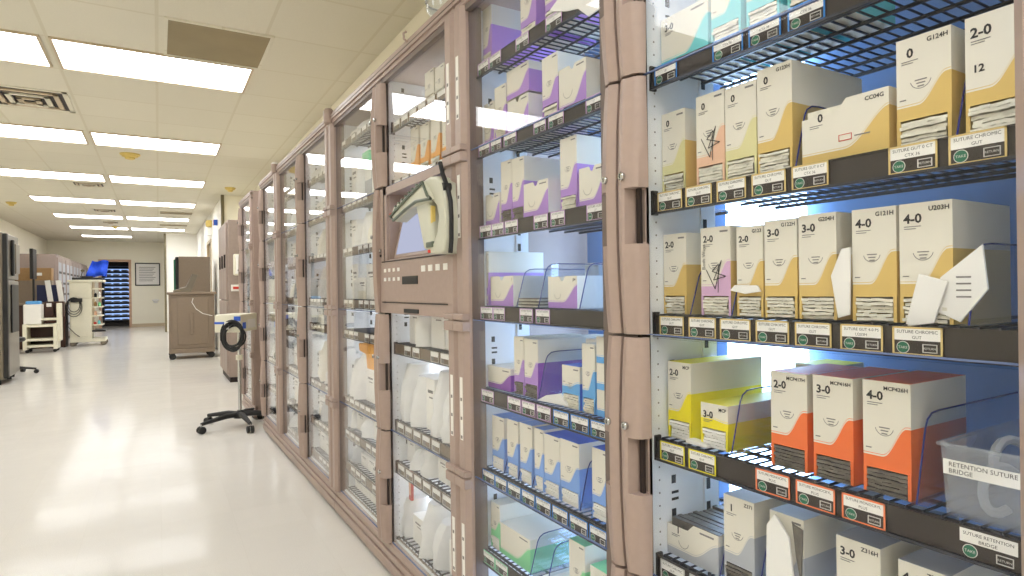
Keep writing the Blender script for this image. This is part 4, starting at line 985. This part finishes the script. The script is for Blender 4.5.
# row of taupe lockers on the left wall
ly = 16.6
for k in range(5):
    t = thing('wall_locker', ['nearest taupe storage cabinet along the left wall, behind the papers', 'second taupe cabinet along the left wall, with glass front', 'third taupe cabinet along the left wall', 'fourth taupe cabinet along the left wall', 'farthest taupe cabinet along the left wall'][k], 'cabinet', (-2.4, ly+.68, 0), room=True)
    MB().box(-.5, .47, -.67, .67, .05, 1.97, 'locker_brown').build('body', t, .01)
    for s_ in (-1, 1):
        dr = MB(); dr.box(.47, .50, .02 if s_ > 0 else -.64, .64 if s_ > 0 else -.02, .12, 1.9, 'locker_brown'); dr.box(.498, .506, (.12 if s_ > 0 else -.54), (.54 if s_ > 0 else -.12), .2, 1.8, 'greycard'); o = dr.build('door', t, .004)
        MB().box(.50, .53, s_*.05-.02, s_*.05+.02, .95, 1.25, 'taupe_dark').build('handle', o, .003)
        for q in range(6): MB().box(.504, .508, (.14 if s_ > 0 else -.52), (.52 if s_ > 0 else -.14), .35+q*.24, .40+q*.24, 'rail').build('rail', o)
    MB().box(-.48, .48, -.66, .66, 0, .05, 'seam').build('plinth', t); ly += 1.38

# white step cart with papers
t = thing('step_cart', 'small cream rolling shelf cart left of the tall cream cart', 'cart', (-1.93, 14.6, 0), room=True)
for k, z in enumerate((.10, .22, .48)): MB().box(-.24, .22, -.2, .25, z, z+.045, 'cart_white').build('shelf', t, .006)
MB().box(-.24, .24, .20, .25, .1, .5, 'dark_brown').build('back', t, .004)
for x_ in (-.26, .20): MB().box(x_, x_+.06, -.22, .25, .06, .54, 'cart_white').build('side_panel', t, .006)
MB().box(.24, .30, -.1, .22, .2, .92, 'cart_white').build('push_handle', t, .008); MB().box(-.02, .26, -.1, .22, .60, .64, 'cart_white').build('side_shelf', t, .006)
for x_ in (-.2, .22):
    for y_ in (-.15, .18): caster(t, x_, y_, .03)
t = thing('printer', 'white office printer standing on the small cream rolling cart', 'printer', (-2.06, 14.62, .527), room=True)
MB().box(-.13, .14, -.15, .2, 0, .38, 'paper').build('body', t, .02); MB().box(-.10, .12, -.12, .15, .38, .44, 'sky').build('lid', t, .02)
t = thing('dark_binder', 'dark brown binder standing right of the white printer', 'binder', (-1.84, 14.9, .65), room=True); MB().box(-.07, .07, -.1, .1, 0, .30, 'dark_brown').build('cover', t, .006); MB().box(-.04, .04, -.105, -.1, .2, .27, 'paper').build('label', t)
t = thing('dark_binder', 'second dark brown binder nearer the tall cream cart', 'binder', (-1.68, 14.9, .65), room=True); MB().box(-.07, .07, -.1, .1, 0, .30, 'dark_brown').build('cover', t, .006); MB().box(-.04, .04, -.105, -.1, .2, .27, 'amber').build('label', t)
for k, (x_, lb) in enumerate(((-1.90, 'left white paper tray leaning upright behind the printer'), (-1.72, 'right white paper tray leaning upright behind the binders'))):
    o = MB().box(-.045, .045, -.01, .01, 0, .46, 'paper').box(-.035, .035, -.012, -.01, .05, .4, 'whitecard').build('paper_tray', None, .004)
    o.location = Matrix.Rotation(AL, 3, 'Z') @ Vector((x_, 15.55, .92)); o.rotation_euler = (0, -.12, AL); tag(o, lb, 'paper tray')
t = thing('desk', 'counter beneath the monitor behind the cream rolling cart', 'desk', (-2.2, 15.75, 0), room=True)
MB().box(-.6, .55, -.32, .36, .88, .92, 'cart_brown').build('worktop', t, .005); MB().box(-.58, .53, -.2, .34, 0, .88, 'dark_brown').build('pedestal', t, .005)
t = thing('monitor', 'black flat monitor seen edge-on above the cardboard box', 'monitor', (-2.13, 15.3, .92), room=True)
MB().box(-.06, .0, -.1, .3, .48, 1.08, 'black').build('screen_housing', t, .01); MB().box(-.04, -.01, .05, .12, .02, .6, 'black').build('stand_neck', t); MB().box(-.14, .1, -.02, .2, 0, .02, 'black').build('stand_foot', t, .005)
t = thing('cardboard_box', 'brown cardboard box on the counter in front of the taupe cabinets', 'box', (-2.2, 16.0, 1.22), room=True)
MB().box(-.5, .28, -.15, .15, .16, .42, 'kraft').build('box_body', t, .006); MB().box(.0, .12, -.153, -.15, .26, .32, 'paper').build('label', t)
MB().box(-.5, .28, -.15, .15, -.30, .16, 'cart_brown').build('box_base', t, .006)
o = MB().box(-.2, .2, -.02, .02, 0, .36, 'navy').box(-.16, .16, -.024, -.02, .04, .32, 'navy').build('navy_folder', None, .006); o.location = Matrix.Rotation(AL, 3, 'Z') @ Vector((-1.95, 15.72, .925)); o.rotation_euler = (0, 0, AL); tag(o, 'dark navy folder standing on the counter behind the paper trays', 'folder')

# tall cream cart with the blue cloth
t = thing('anesthesia_cart', 'tall cream medical cart with open shelves at its right side', 'cart', (-1.36, 15.9, 0), room=True); t.name = 'medical_cart'
MB().box(-.24, .14, -.28, .28, .12, 1.34, 'cart_white').build('cabinet_body', t, .01)
MB().box(-.27, .36, -.31, .31, 1.34, 1.385, 'cart_white').build('worktop', t, .008)
MB().box(-.22, .12, -.292, -.28, 1.0, 1.30, 'cart_white').build('drawer', t, .005); MB().box(-.22, .12, -.292, -.28, .2, .98, 'cart_white').build('drawer', t, .005)
for k in range(5): MB().box(.14, .33, -.26, .26, .42+k*.19, .445+k*.19, 'cart_white').build('shelf', t, .003)
MB().box(.14, .16, -.1, .28, .3, 1.34, 'beige_metal').build('divider_panel', t)
MB().box(-.24, .38, -.28, .28, .08, .15, 'cart_white').build('base', t, .01); MB().box(.14, .38, -.27, .26, .29, .32, 'black').build('foot_tray', t, .004)
for x_ in (-.2, .34):
    for y_ in (-.22, .22): caster(t, x_, y_, .055, 'steel')
spot = [(.19, .447, 'red', .05), (.26, .447, 'teal', .08), (.20, .637, 'peach', .09), (.27, .637, 'paper', .10), (.2, .827, 'kraft', .1), (.27, .827, 'mint', .09), (.2, 1.017, 'black', .09), (.27, 1.017, 'paper', .12)]
nl = ['small red bottle', 'small teal bottle', 'small peach jar', 'small white jar', 'small tan jar', 'small mint jar', 'small black jar', 'taller white jar']
sl = ['lowest', 'lowest', 'second', 'second', 'third', 'third', 'fourth', 'fourth']
for (x_, z_, c_, h_), n_, s_ in zip(spot, nl, sl):
    b = MB(); b.lathe((0, 0, 0), [(0, 0), (.026, 0), (.026, h_*.75), (.015, h_*.85), (.015, h_), (0, h_)], c_, 12)
    o = b.build('supply_jar', None); o.location = Matrix.Rotation(AL, 3, 'Z') @ Vector((-1.36+x_, 15.74, z_)); tag(o, f'{n_} on the {s_} side shelf of the tall cream cart', 'jar')
b = MB()
for k in range(3): b.tube([(-.04+.0*k+(.10+.02*k)*cos(a*2*pi/20), -.01*k, -.02*k+(.14+.03*k)*sin(a*2*pi/20)) for a in range(20)], .007, 'rubber', 6, True)
b.tube([(-.14, 0, .1), (-.18, 0, -.2), (-.14, 0, -.45), (-.02, 0, -.6), (.05, 0, -.66)], .007, 'rubber', 6)
b.box(-.1, .1, -.02, .03, .06, .14, 'rubber')
o = b.build('cable_coil', None); o.location = Matrix.Rotation(AL, 3, 'Z') @ Vector((-1.48, 15.58, .86)); o.rotation_euler = (0, 0, AL); tag(o, 'tangled black cable hanging on the front of the tall cream cart', 'cable')
# cloth
b = MB(); n = 12; vs = []; 
for sgn in (0, 1):
    for i in range(n+1):
        for j in range(n+1):
            u, v = i/n, j/n; x_ = (-.17+.12*v)+(.37-.08*v)*u; z_ = .04+.34*v-.02*sin(u*pi*2); y_ = .03*sin(u*9+v*3)+.02*sin(v*7)+(.10*(1-v) if sgn == 0 else -.02-.10*(1-v)); vs.append((x_, -y_, z_))
st_ = (n+1)*(n+1)
fs = [(s_*st_+i*(n+1)+j, s_*st_+(i+1)*(n+1)+j, s_*st_+(i+1)*(n+1)+j+1, s_*st_+i*(n+1)+j+1) for s_ in (0, 1) for i in range(n) for j in range(n)]
ring = [i*(n+1) for i in range(n+1)]+[n*(n+1)+j for j in range(1, n+1)]+[i*(n+1)+n for i in range(n-1, -1, -1)]+[j for j in range(n-1, 0, -1)]
fs += [(ring[k], ring[(k+1) % len(ring)], st_+ring[(k+1) % len(ring)], st_+ring[k]) for k in range(len(ring))]
b.add(vs, fs, 'cloth_blue', True)
o = b.build('blue_cloth', None); o.location = Matrix.Rotation(AL, 3, 'Z') @ Vector((-1.17, 15.9, 1.42)); o.rotation_euler = (0, 0, AL); tag(o, 'bright blue cloth draped over equipment on top of the tall cream cart', 'cloth')
b = MB(); b.box(-.26, .26, -.12, .12, 0, .05, 'black'); b.box(-.1, .1, -.08, .08, .05, .08, 'black'); o = b.build('equipment_tray', None, .008); o.location = Matrix.Rotation(AL, 3, 'Z') @ Vector((-1.30, 15.8, 1.386)); o.rotation_euler = (0, 0, AL); tag(o, 'low black equipment tray on the cream cart worktop under the blue cloth', 'tray')
b = MB(); b.tube([(0, 0, 0), (0, 0, .12), (.02, 0, .2)], .01, 'steel', 8); b.lathe((.02, 0, .2), [(0, -.03), (.035, -.02), (.04, .02), (0, .04)], 'guard', 12); o = b.build('gooseneck_holder', None); o.location = Matrix.Rotation(AL, 3, 'Z') @ Vector((-1.42, 16.0, 1.386)); tag(o, 'small upright holder on the cream cart left of the blue cloth', 'holder')

# brown lockers between the row and the wall corner
for k in range(1):
    y_ = 8.12+k*1.12
    t = thing('tall_locker', ['tall brown locker with a phone on its side, next to the separate glass cabinet', ''][k], 'locker', (.98, y_+.5, 0), room=True)
    MB().box(-.25, .35, -.5, .5, .06, 1.965, 'locker_brown').build('body', t, .01); MB().box(-.24, .2, -.49, .49, 0, .06, 'seam').build('plinth', t)
    for q in range(3):
        ya = -.49+q*.33
        for (a, c_) in ((.1, .98), (1.0, 1.93)):
            o = MB().box(-.272, -.25, ya, ya+.315, a, c_, 'locker_brown').build('door', t, .004)
            MB().box(-.29, -.27, ya+.05, ya+.08, (a+c_)/2-.08, (a+c_)/2+.08, 'seam').build('handle', o, .003)
t = thing('wall_telephone', 'cream telephone handset hanging on the side of the tall brown locker', 'phone', (.835, 8.115, 1.42), room=True)
MB().box(-.05, .05, -.05, .0, -.13, .13, 'cart_white').build('phone_base', t, .02, seg=3); MB().tube([(0, -.06, -.11), (0, -.075, -.04), (0, -.075, .04), (0, -.06, .11)], [.032, .022, .022, .032], 'paper', 10).build('handset', t)
t = thing('label_holder', 'small white labelled holder on the locker side below the telephone', 'holder', (.82, 8.115, 1.14), room=True); MB().box(-.06, .06, -.03, 0, -.04, .04, 'paper').build('holder_body', t, .004); MB().box(-.04, .04, -.032, -.03, -.015, .015, 'red').build('label', t)
t = thing('emergency_light', 'yellowish round emergency light high on the wall at the side doorway', 'emergency light', (.93, 14.0, 2.50), room=True)
MB().lathe((0, 0, 0), [(0, -.08), (.07, -.07), (.085, 0), (.07, .06), (0, .07)], 'fixture_yellow', 16).build('lamp_housing', t); MB().box(-.05, .04, -.08, .08, -.25, -.09, 'paper').build('battery_box', t, .01)
t = thing('wall_sign_box', 'tiny blue and red box on the white wall end by the metal corner', 'sign', (.94, 12.6, 2.38), room=True); t.name = 'small_sign_box'
MB().box(-.04, .025, -.05, .05, -.05, .05, 'deep_blue').build('sign_body', t, .004); MB().box(-.043, -.04, -.0, .05, -.05, .05, 'red').build('sign_face', t)

# ------------------------------------------------------------------ world and colour
w = bpy.data.worlds.new('world'); sc.world = w; w.use_nodes = True
w.node_tree.nodes['Background'].inputs[0].default_value = (.9, .9, 1, 1); w.node_tree.nodes['Background'].inputs[1].default_value = .3
sc.view_settings.view_transform = 'Standard'; sc.view_settings.look = 'None'; sc.view_settings.gamma = 1; sc.view_settings.exposure = 0.53; sc.view_settings.use_curve_mapping = False
sc.cycles.max_bounces = 10; sc.cycles.transparent_max_bounces = 24; sc.cycles.diffuse_bounces = 5; sc.cycles.glossy_bounces = 4
sc.cycles.sample_clamp_indirect = 8
